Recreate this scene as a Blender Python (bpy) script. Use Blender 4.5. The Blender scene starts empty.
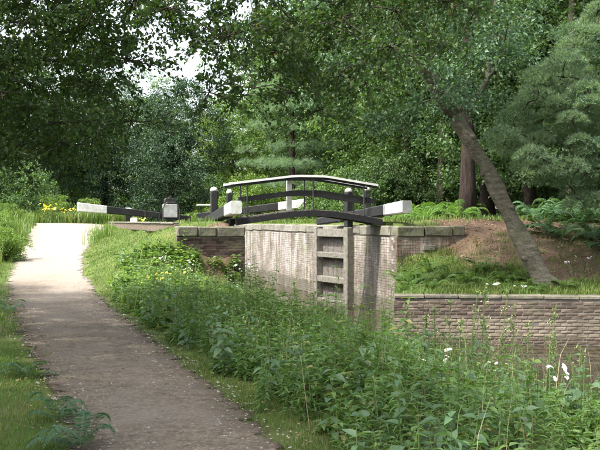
import bpy, math, random
import numpy as np
from mathutils import Vector, Matrix, Euler

# ------------------------------------------------------------------ camera, world, sun, exposure
scene = bpy.context.scene
COL = scene.collection
EYE = 2.60                     # eye height above the lower canal water (z = 0)
cam_d = bpy.data.cameras.new('camera'); cam = bpy.data.objects.new('camera', cam_d); COL.objects.link(cam)
cam_d.sensor_width = 36; cam_d.lens = 54.0; cam_d.clip_end = 2000; cam_d.clip_start = 0.05
cam.location = (0, 0, EYE); cam.rotation_euler = (math.radians(90 - 0.255), 0, 0)
scene.camera = cam

SUN_EL, SUN_AZ = 56.0, -122.0        # azimuth from +Y (view direction), clockwise; negative = from the left
w = bpy.data.worlds.new('World'); scene.world = w; w.use_nodes = True
nt = w.node_tree; nt.nodes.clear()
sky = nt.nodes.new('ShaderNodeTexSky'); sky.sky_type = 'NISHITA'; sky.sun_disc = False
sky.sun_elevation = math.radians(SUN_EL); sky.sun_rotation = math.radians(SUN_AZ)
sky.air_density = 1.0; sky.dust_density = 4.0; sky.ozone_density = 1.0
hs = nt.nodes.new('ShaderNodeHueSaturation'); hs.inputs['Saturation'].default_value = 0.45; hs.inputs['Value'].default_value = 1.15
bg = nt.nodes.new('ShaderNodeBackground'); bg.inputs[1].default_value = 0.15
wo = nt.nodes.new('ShaderNodeOutputWorld')
nt.links.new(sky.outputs[0], hs.inputs['Color']); nt.links.new(hs.outputs[0], bg.inputs[0]); nt.links.new(bg.outputs[0], wo.inputs[0])

sd = bpy.data.lights.new('sun', 'SUN'); so = bpy.data.objects.new('sun', sd); COL.objects.link(so)
sd.energy = 2.8; sd.angle = math.radians(2.0); sd.color = (1.0, 0.95, 0.86)
_az, _el = math.radians(SUN_AZ), math.radians(SUN_EL)
SUNV = Vector((math.sin(_az) * math.cos(_el), math.cos(_az) * math.cos(_el), math.sin(_el)))
so.rotation_euler = (-SUNV).to_track_quat('-Z', 'Y').to_euler()
so.location = (-20, -5, 30)

vs = scene.view_settings; vs.view_transform = 'Standard'; vs.look = 'None'; vs.exposure = 1.82; vs.gamma = 1.0
try: vs.use_curve_mapping = False
except Exception: pass
scene.cycles.max_bounces = 6; scene.cycles.diffuse_bounces = 4; scene.cycles.transmission_bounces = 4
scene.cycles.use_denoising = True

# ------------------------------------------------------------------ helpers
rng = np.random.default_rng(7)
def P(px, py, d):              # photo pixel + distance along the view axis -> place
    return np.array([(px - 300) / 900 * d, d, EYE - (py - 221) / 900 * d])
def sm(a, b, x):
    t = np.clip((x - a) / (b - a), 0, 1); return t * t * (3 - 2 * t)

def np_mesh(name, V, F, rnd=None, smooth=False, extra=None):
    """V (n,3); F (m,3) or (m,4); rnd one random number for each face"""
    me = bpy.data.meshes.new(name)
    V = np.ascontiguousarray(V, dtype=np.float32); F = np.ascontiguousarray(F, dtype=np.int32)
    k = F.shape[1]
    me.vertices.add(len(V)); me.vertices.foreach_set('co', V.ravel())
    me.loops.add(F.size); me.loops.foreach_set('vertex_index', F.ravel())
    me.polygons.add(len(F)); me.polygons.foreach_set('loop_start', np.arange(0, F.size, k, dtype=np.int32))
    try: me.polygons.foreach_set('loop_total', np.full(len(F), k, dtype=np.int32))
    except Exception: pass
    if rnd is not None:
        at = me.attributes.new('rnd', 'FLOAT', 'FACE'); at.data.foreach_set('value', np.ascontiguousarray(rnd, dtype=np.float32))
    if extra:
        for n_, v_ in extra.items():
            at = me.attributes.new(n_, 'FLOAT', 'POINT'); at.data.foreach_set('value', np.ascontiguousarray(v_, dtype=np.float32))
    me.update(calc_edges=True); me.validate()
    if smooth: me.polygons.foreach_set('use_smooth', np.ones(len(me.polygons), dtype=bool))
    return me

class MB:
    """collects boxes, tubes and prisms into one mesh"""
    def __init__(s): s.v = []; s.f = []; s.r = []
    def add(s, V, F, r=None):
        o = len(s.v); s.v += [tuple(map(float, p)) for p in V]; r = random.random() if r is None else r
        for f in F: s.f.append(tuple(i + o for i in f)); s.r.append(r)
    def box(s, c, size, R=None, jit=0, taper=None, r=None, bev=0.0):
        hx, hy, hz = [q / 2 for q in size]; V = []
        if bev:
            b = bev
            for (sx, sy, sz) in [(-1,-1,-1),(1,-1,-1),(1,1,-1),(-1,1,-1),(-1,-1,1),(1,-1,1),(1,1,1),(-1,1,1)]:
                V.append((sx*(hx-b), sy*(hy-b), sz*hz)); V.append((sx*hx, sy*(hy-b), sz*(hz-b))); V.append((sx*(hx-b), sy*hy, sz*(hz-b)))
            Z = lambda i: i*3; X = lambda i: i*3+1; Y = lambda i: i*3+2
            F = [(Z(0),Z(3),Z(2),Z(1)), (Z(4),Z(5),Z(6),Z(7)), (Y(0),Y(1),Y(5),Y(4)), (Y(2),Y(3),Y(7),Y(6)), (X(1),X(2),X(6),X(5)), (X(3),X(0),X(4),X(7)),
                 (Z(0),Z(1),Y(1),Y(0)), (Z(1),Z(2),X(2),X(1)), (Z(2),Z(3),Y(3),Y(2)), (Z(3),Z(0),X(0),X(3)),
                 (Z(4),Y(4),Y(5),Z(5)), (Z(5),X(5),X(6),Z(6)), (Z(6),Y(6),Y(7),Z(7)), (Z(7),X(7),X(4),Z(4)),
                 (Y(0),Y(4),X(4),X(0)), (Y(1),X(1),X(5),Y(5)), (Y(2),Y(6),X(6),X(2)), (Y(3),X(3),X(7),Y(7)),
                 (Z(0),Y(0),X(0)), (Z(1),X(1),Y(1)), (Z(2),Y(2),X(2)), (Z(3),X(3),Y(3)),
                 (Z(4),X(4),Y(4)), (Z(5),Y(5),X(5)), (Z(6),X(6),Y(6)), (Z(7),Y(7),X(7))]
        else:
            V = [(-hx,-hy,-hz),(hx,-hy,-hz),(hx,hy,-hz),(-hx,hy,-hz),(-hx,-hy,hz),(hx,-hy,hz),(hx,hy,hz),(-hx,hy,hz)]
            F = [(0,3,2,1),(4,5,6,7),(0,1,5,4),(2,3,7,6),(1,2,6,5),(3,0,4,7)]
        out = []
        for p in V:
            p = Vector(p) + Vector((random.uniform(-jit,jit), random.uniform(-jit,jit), random.uniform(-jit,jit)))
            if R is not None: p = R @ p
            out.append(p + Vector(c))
        s.add(out, F, r)
    def tube(s, pts, rad, n=8, cap=True, r=None, wob=0.0):
        pts = [Vector(p) for p in pts]; rad = rad if hasattr(rad, '__len__') else [rad] * len(pts)
        V = []; F = []
        up = Vector((0.13, 0.97, 0.2))
        for i, p in enumerate(pts):
            d = (pts[min(i+1, len(pts)-1)] - pts[max(i-1, 0)]); d = d.normalized() if d.length > 1e-9 else Vector((0,0,1))
            a = d.cross(up)
            if a.length < 0.15: a = d.cross(Vector((1, 0.1, 0)))
            a.normalize(); b = d.cross(a)
            for k in range(n):
                t = 2*math.pi*k/n; q = rad[i] * (1 + wob * math.sin(3*t + i*0.7) + random.uniform(-wob, wob))
                V.append(p + a*(math.cos(t)*q) + b*(math.sin(t)*q))
        for i in range(len(pts)-1):
            for k in range(n):
                F.append((i*n+k, i*n+(k+1) % n, (i+1)*n+(k+1) % n, (i+1)*n+k))
        if cap: F.append(tuple(range(n-1, -1, -1))); F.append(tuple((len(pts)-1)*n + k for k in range(n)))
        s.add(V, F, r)
    def mesh(s, name, smooth=False):
        me = bpy.data.meshes.new(name); me.from_pydata(s.v, [], s.f)
        at = me.attributes.new('rnd', 'FLOAT', 'FACE'); at.data.foreach_set('value', np.array(s.r, dtype=np.float32))
        me.update(calc_edges=True)
        if smooth: me.polygons.foreach_set('use_smooth', np.ones(len(me.polygons), dtype=bool))
        return me
    def obj(s, name, mat, parent=None, smooth=False): return link(name, s.mesh(name, smooth), mat, parent)

def link(name, me, mat, parent=None, loc=None):
    if mat is not None and not me.materials: me.materials.append(mat)
    o = bpy.data.objects.new(name, me); COL.objects.link(o); o.parent = parent
    if loc is not None: o.location = loc
    return o
def tag(o, label=None, cat=None, group=None, kind=None):
    for k, v in (('label', label), ('category', cat), ('group', group), ('kind', kind)):
        if v: o[k] = v
    return o
def thing(name, label, cat, loc=(0,0,0), rz=0.0, group=None):
    o = bpy.data.objects.new(name, None); COL.objects.link(o); o.location = loc; o.rotation_euler = (0, 0, rz)
    o.empty_display_size = 0.2
    return tag(o, label, cat, group)
def copy_thing(src, label, loc, rz=0.0, scale=1.0, group=None):
    c = src.copy(); COL.objects.link(c); c.location = loc; c.rotation_euler = (0, 0, rz); c.scale = scale if hasattr(scale, '__len__') else (scale,)*3
    c['label'] = label
    if group: c['group'] = group
    for ch in list(src.children):
        k = ch.copy(); COL.objects.link(k); k.parent = c
    return c

# ------------------------------------------------------------------ materials
class NT:
    def __init__(s, name):
        s.m = bpy.data.materials.new(name); s.m.use_nodes = True; s.t = s.m.node_tree; s.t.nodes.clear()
        s.out = s.n('ShaderNodeOutputMaterial')
    def n(s, kind, **kw):
        x = s.t.nodes.new(kind)
        for k, v in kw.items():
            if k.startswith('i_'):
                key = k[2:]; key = int(key) if key.isdigit() else key.replace('_', ' ')
                x.inputs[key].default_value = v
            else: setattr(x, k, v)
        return x
    def l(s, a, b): s.t.links.new(a, b)
    def noise(s, scale, detail=4, rough=0.55, vec=None, dims='3D'):
        x = s.n('ShaderNodeTexNoise'); x.inputs['Scale'].default_value = scale; x.inputs['Detail'].default_value = detail; x.inputs['Roughness'].default_value = rough
        if vec is not None: s.l(vec, x.inputs['Vector'])
        return x.outputs['Fac']
    def ramp(s, fac, stops, interp='LINEAR'):
        x = s.n('ShaderNodeValToRGB'); cr = x.color_ramp; cr.interpolation = interp
        while len(cr.elements) < len(stops): cr.elements.new(0.5)
        for e, (p, c) in zip(cr.elements, stops):
            e.position = p; e.color = (c[0], c[1], c[2], 1) if hasattr(c, '__len__') else (c, c, c, 1)
        s.l(fac, x.inputs[0]); return x.outputs[0]
    def mix(s, fac, a, b, mode='MIX'):
        x = s.n('ShaderNodeMix', data_type='RGBA', blend_type=mode)
        for q, v in ((0, fac), (6, a), (7, b)):
            if hasattr(v, 'is_output') or hasattr(v, 'links'): s.l(v, x.inputs[q])
            elif q == 0: x.inputs[0].default_value = v
            else: x.inputs[q].default_value = (v[0], v[1], v[2], 1)
        return x.outputs[2]
    def math(s, op, a, b=None):
        x = s.n('ShaderNodeMath', operation=op)
        for q, v in ((0, a), (1, b)):
            if v is None: continue
            if hasattr(v, 'links'): s.l(v, x.inputs[q])
            else: x.inputs[q].default_value = v
        return x.outputs[0]
    def rnd(s):                # one random number for each piece, from the mesh and from the object
        a = s.n('ShaderNodeAttribute', attribute_name='rnd'); o = s.n('ShaderNodeObjectInfo')
        return s.math('FRACT', s.math('ADD', a.outputs['Fac'], o.outputs['Random']))
    def pos(s): return s.n('ShaderNodeNewGeometry').outputs['Position']
    def bsdf(s, col, rough=0.8, bump=None, bs=0.3, bd=0.02, spec=0.3):
        b = s.n('ShaderNodeBsdfPrincipled'); b.inputs['Roughness'].default_value = rough if not hasattr(rough, 'links') else 0.5
        if hasattr(rough, 'links'): s.l(rough, b.inputs['Roughness'])
        b.inputs['Specular IOR Level'].default_value = spec
        if hasattr(col, 'links'): s.l(col, b.inputs['Base Color'])
        else: b.inputs['Base Color'].default_value = (*col, 1)
        if bump is not None:
            u = s.n('ShaderNodeBump'); u.inputs['Strength'].default_value = bs; u.inputs['Distance'].default_value = bd
            s.l(bump, u.inputs['Height']); s.l(u.outputs[0], b.inputs['Normal'])
        return b.outputs[0]
    def done(s, sh): s.l(sh, s.out.inputs['Surface']); return s.m

def leaf_mat(name, stops, transl=0.35, rough=0.5, var=0.25, tint=1.35, spec=0.35):
    t = NT(name); r = t.rnd(); col = t.ramp(r, stops)
    oi = t.n('ShaderNodeObjectInfo').outputs['Random']
    big = t.noise(0.35, 2, vec=t.pos())
    v = t.math('ADD', t.math('MULTIPLY', oi, var), t.math('MULTIPLY', big, 0.5))
    v = t.math('ADD', v, 0.75 - var/2)
    hsv = t.n('ShaderNodeHueSaturation'); t.l(col, hsv.inputs['Color']); t.l(v, hsv.inputs['Value'])
    b = t.bsdf(hsv.outputs[0], rough, spec=spec)
    tr = t.n('ShaderNodeBsdfTranslucent')
    warm = t.mix(1.0, hsv.outputs[0], (tint, tint*1.05, 0.55), 'MULTIPLY'); t.l(warm, tr.inputs[0])
    mx = t.n('ShaderNodeMixShader'); mx.inputs[0].default_value = transl; t.l(b, mx.inputs[1]); t.l(tr.outputs[0], mx.inputs[2])
    return t.done(mx.outputs[0])

M = {}
M['oak'] = leaf_mat('oak_leaf', [(0, (0.032,0.066,0.020)), (0.5, (0.048,0.096,0.027)), (0.95, (0.075,0.13,0.038)), (1, (0.13,0.14,0.045))], 0.36, tint=1.2)
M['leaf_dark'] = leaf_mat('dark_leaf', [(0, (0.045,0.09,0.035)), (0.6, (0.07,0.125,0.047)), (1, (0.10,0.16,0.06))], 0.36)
M['leaf_shaded'] = leaf_mat('shaded_leaf', [(0, (0.026,0.058,0.032)), (0.6, (0.042,0.085,0.045)), (1, (0.062,0.11,0.058))], 0.25)  # dark bluish leaves, deep shade painted into the colour
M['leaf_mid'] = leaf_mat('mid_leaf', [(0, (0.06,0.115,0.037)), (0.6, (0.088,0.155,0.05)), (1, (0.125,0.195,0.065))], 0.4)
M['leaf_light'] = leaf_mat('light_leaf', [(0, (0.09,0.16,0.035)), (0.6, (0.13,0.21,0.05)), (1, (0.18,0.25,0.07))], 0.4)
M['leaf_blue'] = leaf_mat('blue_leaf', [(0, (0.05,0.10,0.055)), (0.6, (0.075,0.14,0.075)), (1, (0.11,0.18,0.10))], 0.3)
M['needle'] = leaf_mat('pine_needle', [(0, (0.085,0.15,0.085)), (0.5, (0.14,0.215,0.13)), (1, (0.205,0.285,0.18))], 0.4, 0.55)
M['needle_brown'] = leaf_mat('dry_needle', [(0, (0.16,0.07,0.03)), (1, (0.22,0.11,0.05))], 0.2, 0.7)
M['nettle'] = leaf_mat('nettle_leaf', [(0, (0.066,0.14,0.028)), (0.5, (0.102,0.19,0.038)), (0.93, (0.135,0.24,0.064)), (1, (0.24,0.22,0.07))], 0.35, 0.45, spec=0.5)
M['willow'] = leaf_mat('willowherb_leaf', [(0, (0.08,0.155,0.042)), (0.6, (0.12,0.21,0.055)), (1, (0.17,0.255,0.075))], 0.35)
M['balsam'] = leaf_mat('balsam_leaf', [(0, (0.10,0.175,0.05)), (0.6, (0.14,0.225,0.065)), (1, (0.19,0.26,0.09))], 0.4, 0.45, spec=0.45)
M['dock'] = leaf_mat('broad_leaf', [(0, (0.075,0.145,0.07)), (0.6, (0.11,0.195,0.095)), (1, (0.17,0.245,0.135))], 0.35)
M['fern'] = leaf_mat('fern_leaf', [(0, (0.055,0.115,0.033)), (0.6, (0.085,0.155,0.042)), (1, (0.13,0.19,0.055))], 0.4)
M['fern_blue'] = leaf_mat('fern_cool', [(0, (0.055,0.12,0.055)), (0.7, (0.085,0.16,0.075)), (1, (0.11,0.19,0.085))], 0.3)
M['grass'] = leaf_mat('grass_blade', [(0, (0.07,0.13,0.026)), (0.7, (0.11,0.178,0.036)), (0.9, (0.16,0.21,0.05)), (1, (0.26,0.23,0.10))], 0.3)
M['petal_white'] = leaf_mat('white_petal', [(0, (0.75,0.74,0.68)), (1, (0.85,0.85,0.82))], 0.3, tint=1.0)
M['petal_yellow'] = leaf_mat('yellow_petal', [(0, (0.70,0.52,0.04)), (1, (0.80,0.65,0.08))], 0.3, tint=1.0)
M['petal_cream'] = leaf_mat('cream_petal', [(0, (0.55,0.52,0.25)), (1, (0.72,0.70,0.45))], 0.3, tint=1.0)
M['litter'] = leaf_mat('dead_leaf', [(0, (0.10,0.06,0.035)), (0.5, (0.20,0.13,0.07)), (0.85, (0.32,0.24,0.14)), (1, (0.42,0.36,0.25))], 0.1, 0.8, tint=1.0)

def bark(name, c0, c1, scale=6.0, stretch=(1,1,0.25), moss=None):
    t = NT(name); tc = t.n('ShaderNodeTexCoord'); mp = t.n('ShaderNodeMapping'); mp.inputs['Scale'].default_value = stretch
    t.l(tc.outputs['Object'], mp.inputs['Vector'])
    n1 = t.noise(scale, 6, 0.65, mp.outputs[0]); n2 = t.noise(1.3, 3, vec=tc.outputs['Object'])
    col = t.ramp(n1, [(0.32, c0), (0.68, c1)])
    if moss: col = t.mix(t.ramp(n2, [(0.45, 0.0), (0.7, 0.7)]), col, moss)
    n4 = t.noise(scale*4.5, 6, 0.75, mp.outputs[0]); col = t.mix(0.75, col, t.ramp(n4, [(0.36, 0.35), (0.62, 1.15)]), 'MULTIPLY')
    return t.done(t.bsdf(col, 0.9, t.math('ADD', n1, n4), 1.0, 0.05, 0.15))
M['bark'] = bark('bark_brown', (0.05,0.04,0.03), (0.15,0.125,0.10), moss=(0.09,0.10,0.055))
M['bark_dark'] = bark('bark_dark', (0.018,0.014,0.012), (0.07,0.05,0.04), 9.0, (1.2,1.2,0.18))
M['bark_pale'] = bark('bark_pale', (0.10,0.09,0.066), (0.29,0.26,0.20), 9.0, (0.5,0.5,1.4), moss=(0.11,0.12,0.07))
M['stem'] = leaf_mat('weed_stem', [(0, (0.09,0.13,0.045)), (1, (0.15,0.17,0.07))], 0.1)
M['dry_stem'] = leaf_mat('dry_stem', [(0, (0.18,0.15,0.08)), (1, (0.30,0.25,0.14))], 0.1)

def brick_mat(name, stops, lime=0.0, limecol=(0.26,0.238,0.212), mossy=0.0, zbands=None):
    t = NT(name); pos = t.pos(); col = t.ramp(t.rnd(), stops)
    n = t.noise(14, 5, vec=pos); col = t.mix(0.45, col, t.ramp(n, [(0.3, 0.45), (0.7, 1.0)]), 'MULTIPLY')
    if lime:
        mp = t.n('ShaderNodeMapping'); mp.inputs['Scale'].default_value = (1.6, 1.6, 0.45); t.l(pos, mp.inputs['Vector'])
        f = t.math('MULTIPLY', t.ramp(t.noise(1.7, 7, 0.7, mp.outputs[0]), [(0.62 - 0.32*lime, 0.0), (0.72 - 0.2*lime, 1.0)]), 0.85)
        col = t.mix(f, col, limecol)
        mp2 = t.n('ShaderNodeMapping'); mp2.inputs['Scale'].default_value = (3.5, 3.5, 0.22); t.l(pos, mp2.inputs['Vector'])
        col = t.mix(t.math('MULTIPLY', t.ramp(t.noise(1.6, 6, 0.7, mp2.outputs[0]), [(0.46, 0.0), (0.60, 1.0)]), 0.8), col, (0.43,0.415,0.39))
        col = t.mix(t.math('MULTIPLY', t.ramp(t.noise(0.9, 7, 0.7, mp.outputs[0]), [(0.47, 0.0), (0.60, 1.0)]), 0.7), col, (0.11,0.105,0.08))
    if mossy:
        sp = t.n('ShaderNodeSeparateXYZ'); t.l(pos, sp.inputs[0])
        f = t.math('MULTIPLY', t.ramp(t.noise(1.2, 6, 0.65, pos), [(0.5, 0.0), (0.66, 1.0)]), mossy)
        col = t.mix(f, col, (0.11,0.13,0.05))
    if zbands:
        sp = t.n('ShaderNodeSeparateXYZ'); t.l(pos, sp.inputs[0])
        z = t.math('ADD', sp.outputs['Z'], t.math('MULTIPLY', t.math('SUBTRACT', t.noise(2.2, 5, vec=pos), 0.5), 0.22))
        for lo, hi, c, amt in zbands:
            f = t.math('MULTIPLY', t.ramp(z, [(max(lo-0.04,0), 0.0), (lo+0.02, 1.0), (hi-0.02, 1.0), (min(hi+0.04,1), 0.0)]), amt)
            col = t.mix(f, col, c)
    st = t.noise(0.8, 8, 0.72, pos); col = t.mix(t.math('MULTIPLY', t.ramp(st, [(0.46, 0.0), (0.6, 1.0)]), 0.55), col, (0.075,0.062,0.048))
    return t.done(t.bsdf(col, 0.9, n, 0.6, 0.015, 0.2))
M['brick_dark'] = brick_mat('brick_dark', [(0, (0.032,0.023,0.019)), (0.6, (0.065,0.042,0.034)), (1, (0.105,0.07,0.056))], mossy=0.5)
M['brick_lime'] = brick_mat('brick_limed', [(0, (0.12,0.09,0.076)), (0.6, (0.205,0.148,0.125)), (1, (0.28,0.215,0.185))], lime=0.7, mossy=0.55, zbands=[(-0.3, 0.42, (0.07,0.07,0.045), 0.65)])
M['brick_red'] = brick_mat('brick_red', [(0, (0.12,0.065,0.05)), (0.6, (0.22,0.11,0.08)), (1, (0.28,0.17,0.13))], lime=0.45, mossy=0.4)
M['brick_bank'] = brick_mat('brick_bank', [(0, (0.06,0.044,0.035)), (0.35, (0.105,0.077,0.06)), (0.7, (0.14,0.107,0.083)), (1, (0.20,0.158,0.122))], mossy=0.45,
                            zbands=[(0.14, 0.54, (0.28,0.24,0.18), 0.5), (-0.2, 0.12, (0.10,0.075,0.055), 0.75)])
def plain(name, c0, c1, scale=8, rough=0.85, bs=0.3, moss=0, spec=0.3, bd=0.01, stain=0.0):
    t = NT(name); pos = t.pos(); n = t.noise(scale, 6, 0.6, pos); col = t.ramp(n, [(0.3, c0), (0.7, c1)])
    col = t.mix(0.35, col, t.ramp(t.rnd(), [(0, 0.6), (1, 1.0)]), 'MULTIPLY')
    if moss: col = t.mix(t.math('MULTIPLY', t.ramp(t.noise(2.5, 6, 0.7, pos), [(0.42, 0.0), (0.62, 1.0)]), moss), col, (0.10,0.125,0.05))
    if stain: col = t.mix(t.math('MULTIPLY', t.ramp(t.noise(2.0, 8, 0.75, pos), [(0.46, 0.0), (0.62, 1.0)]), stain), col, (0.06,0.052,0.042))
    return t.done(t.bsdf(col, rough, n, bs, bd, spec))
M['mortar'] = plain('mortar', (0.085,0.072,0.06), (0.17,0.147,0.125))
M['stone'] = plain('coping_stone', (0.11,0.097,0.078), (0.24,0.215,0.175), 5, moss=0.75, bs=0.9, stain=0.7, bd=0.03)
M['stone_dark'] = plain('coping_dark', (0.10,0.088,0.072), (0.22,0.195,0.165), 7, moss=0.5, bs=0.9, stain=0.7, bd=0.03)
M['stone_pale'] = plain('coping_pale', (0.15,0.138,0.118), (0.28,0.26,0.228), 5, moss=0.45, bs=0.8, stain=0.55, bd=0.025)
M['black'] = plain('black_paint', (0.006,0.006,0.007), (0.018,0.018,0.019), 18, 0.6, 0.3, spec=0.35)
t = NT('black_paint'); pos = t.pos(); n1 = t.noise(18, 6, 0.6, pos); n2 = t.noise(5.5, 9, 0.8, pos)
col = t.ramp(n1, [(0.3, (0.007,0.007,0.008)), (0.7, (0.02,0.02,0.021))]); col = t.mix(t.ramp(n2, [(0.60, 0.0), (0.66, 0.8)]), col, (0.10,0.09,0.075)); col = t.mix(t.ramp(t.noise(1.6, 5, vec=pos), [(0.55, 0.0), (0.75, 0.5)]), col, (0.045,0.05,0.03))
M['black'] = t.done(t.bsdf(col, t.ramp(n2, [(0.3, 0.45), (0.7, 0.8)]), n1, 0.4, 0.01, 0.35))
M['white'] = plain('white_paint', (0.48,0.48,0.44), (0.74,0.74,0.70), 7, 0.6, 0.35, stain=0.22)
M['timber'] = plain('weathered_timber', (0.06,0.054,0.046), (0.19,0.172,0.15), 11, 0.9, 0.6)
M['timber_pale'] = plain('pale_timber', (0.09,0.083,0.072), (0.21,0.195,0.17), 11, 0.9, 0.5, moss=0.2)
M['timber_brown'] = plain('brown_timber', (0.075,0.057,0.042), (0.17,0.135,0.10), 11, 0.9, 0.6)
M['iron'] = plain('dark_iron', (0.015,0.015,0.016), (0.05,0.045,0.04), 20, 0.5, 0.2, spec=0.5)
M['rail_grey'] = plain('grey_rail_top', (0.58,0.58,0.56), (0.78,0.78,0.75), 9, 0.6, 0.2)

# ------------------------------------------------------------------ the lay of the land
TH = math.radians(16.0)
U = np.array([-math.sin(TH), math.cos(TH)])          # upstream along the lock
N = np.array([math.cos(TH), math.sin(TH)])           # across the lock, towards the wood
A0 = np.array([-0.5, 27.87])
def L(s, t, z=None):
    p = A0 + s * U + t * N
    return p if z is None else Vector((p[0], p[1], z))
LZ = TH                                               # yaw that turns local +Y upstream, +X to the wood
TOP = 2.46; PIER_S = -3.25; T_NEAR = -1.95; T_FAR = 2.15; FAR_S = -3.96; UP_S = 17.5
near_bank = [tuple(L(PIER_S, T_NEAR)), (-0.5, 20.0), (0.8, 16.4), (2.2, 12.8), (3.15, 10.2), (5, 7.6), (12, 5.0), (32, 3)]
far_bank = [(32, 16.4), (6.6, 18.75), (2.0, 19.15), tuple(L(FAR_S, T_FAR))]
lock_poly = [tuple(L(UP_S, T_FAR)), tuple(L(UP_S, T_NEAR))]
POLY = np.array(near_bank + far_bank + lock_poly)
UPPER = np.array([L(UP_S, T_NEAR), L(UP_S, T_FAR), L(24, 4.5), L(60, 6), L(60, -6), L(24, -4.2)])
def seg_dist(x, y, a, b):
    a = np.asarray(a); b = np.asarray(b); d = b - a; t = np.clip(((x-a[0])*d[0] + (y-a[1])*d[1]) / (d @ d), 0, 1)
    return np.hypot(x - a[0] - t*d[0], y - a[1] - t*d[1])
def line_dist(x, y, pts):
    return np.min([seg_dist(x, y, pts[i], pts[i+1]) for i in range(len(pts)-1)], axis=0)
def inside(x, y, poly):
    r = np.zeros(np.shape(x), bool); n = len(poly)
    for i in range(n):
        (x1, y1), (x2, y2) = poly[i], poly[(i+1) % n]
        c = ((y1 > y) != (y2 > y)) & (x < (x2-x1)*(y-y1)/(y2-y1+1e-12) + x1); r ^= c
    return r
def sdist(x, y, poly):
    d = line_dist(x, y, list(poly) + [poly[0]]); return np.where(inside(x, y, poly), -d, d)

PATH_Y = np.array([-6, 0, 6.3, 8.7, 11.5, 18.3, 23, 28, 34, 40, 46, 56, 70])
PATH_X = np.array([2.4, 0.9, -0.82, -1.58, -2.6, -4.95, -6.5, -7.75, -9.0, -10.35, -12.6, -16.5, -24])
PATH_Z = np.array([.95, .95, .95, .95, .95, .98, 1.18, 1.45, 1.92, 2.36, 2.47, 2.5, 2.6])
PATH_W = np.array([0.95, 0.9, 0.84, 0.90, 0.98, 1.08, 1.05, 1.12, 1.35, 1.95, 1.9, 1.6, 1.6])
def path_x(y): return np.interp(y, PATH_Y, PATH_X)
def path_w(y): return np.interp(y, PATH_Y, PATH_W)
cp = []
for y in [-6, -2, 2, 6.3, 8.7, 11.5, 15, 18.3, 20.5, 23, 25.5, 28, 31, 34, 37, 40, 46, 56]:
    for o in (-1.1, 0, 1.1): cp.append((path_x(y)+o, y, np.interp(y, PATH_Y, PATH_Z)))
cp += [(-4,7,1.02),(-6,12,1.1),(-8.5,16,1.2),(-11,22,1.5),(-12.5,28,1.8),(-14,34,2.2),(-20,20,1.8),(-20,40,2.5),(-40,10,2),(-40,50,2.8),(-10,2,1.1),(-60,-20,2),(-30,-15,1.2)]
for s in (-2.9, 0, 4, 8, 12, 16, 20, 28):
    for t in (-2.2, -3.5): cp.append((*L(s, t), TOP - 0.03))
for s in (-3.6, 0, 4, 8, 12, 16, 22, 30):
    for t in (2.5, 4.2, 7):
      if s == -3.6 and t < 5: s = -3.3
      cp.append((*L(s, t), TOP - 0.02 + 0.02*t))
cp += [(-3.9,23.4,1.95),(-4.4,22.6,1.55),(-3.3,23.3,1.55),(-3.2,22.6,1.15),(-2.4,23.4,.7),(-2.3,22.6,.6),(-3.6,20.6,1.0),(-2.6,21,1.0),(-2.0,18.5,.85),(-1,18.6,.62),
       (0,16.5,.5),(1.0,14.4,.5),(-.8,14,.85),(0.4,12,.8),(1.4,11.5,.65),(2.6,9.6,.6),(1.2,8.6,.9),(3,7.5,.8),(4.0,6.9,.65),(6,4,.8),(12,3,.8),(3,2,.95),(30,-2,1.2),
       (-.2,20.3,.42),(1.2,17.1,.4),(2.2,12.4,.42),(3.0,9.8,.42),(5,6.9,.42),(12,4.2,.42),(-1.7,23.6,.55)]
for x in (2.5, 3.5, 4.5, 6, 8, 11, 15, 22): cp.append((x, 19.45 - 0.09*(x-2.2), 1.0))
cp += [(*L(-4.2,2.3),1.25),(*L(-4.2,3.0),1.45),(*L(-4.2,3.7),1.75),(*L(-4.2,4.5),2.15),(3.0,23.4,1.15),(3.8,23.6,1.45),(2.9,22,1.08),(4.3,22,1.5),(5.5,20.4,1.15),(6,23,1.85),(6.2,26,2.5),(8,21,1.35),(8,24,2.05),(9,27,2.55),(12,21,1.5),(12,25,2.3),(16,24,2.2),(16,30,2.9),
       (10,35,2.8),(22,40,3.4),(30,25,3.2),(5,48,2.7),(0,60,2.7),(-12,60,2.6),(20,60,3.6),(0,90,3),(40,90,4.5),(-40,90,3.2),(60,30,4.5),(60,0,2),(0,140,3.5),(-80,140,3.5),(90,140,5),(90,-20,2),(-90,-20,2),(-90,60,3),(0,-20,1),(40,-20,1.2)]
CP = np.array(cp, float)
_K = np.hypot(CP[:,None,0]-CP[None,:,0], CP[:,None,1]-CP[None,:,1])
_A = np.block([[_K - 0.02*np.eye(len(CP)), np.ones((len(CP),1))], [np.ones((1,len(CP))), np.zeros((1,1))]])
_W = np.linalg.solve(_A, np.append(CP[:,2], 0))
_ph = rng.uniform(0, 6.28, 12); _kx = rng.normal(0, 2.2, 12); _ky = rng.normal(0, 2.2, 12)
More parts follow.
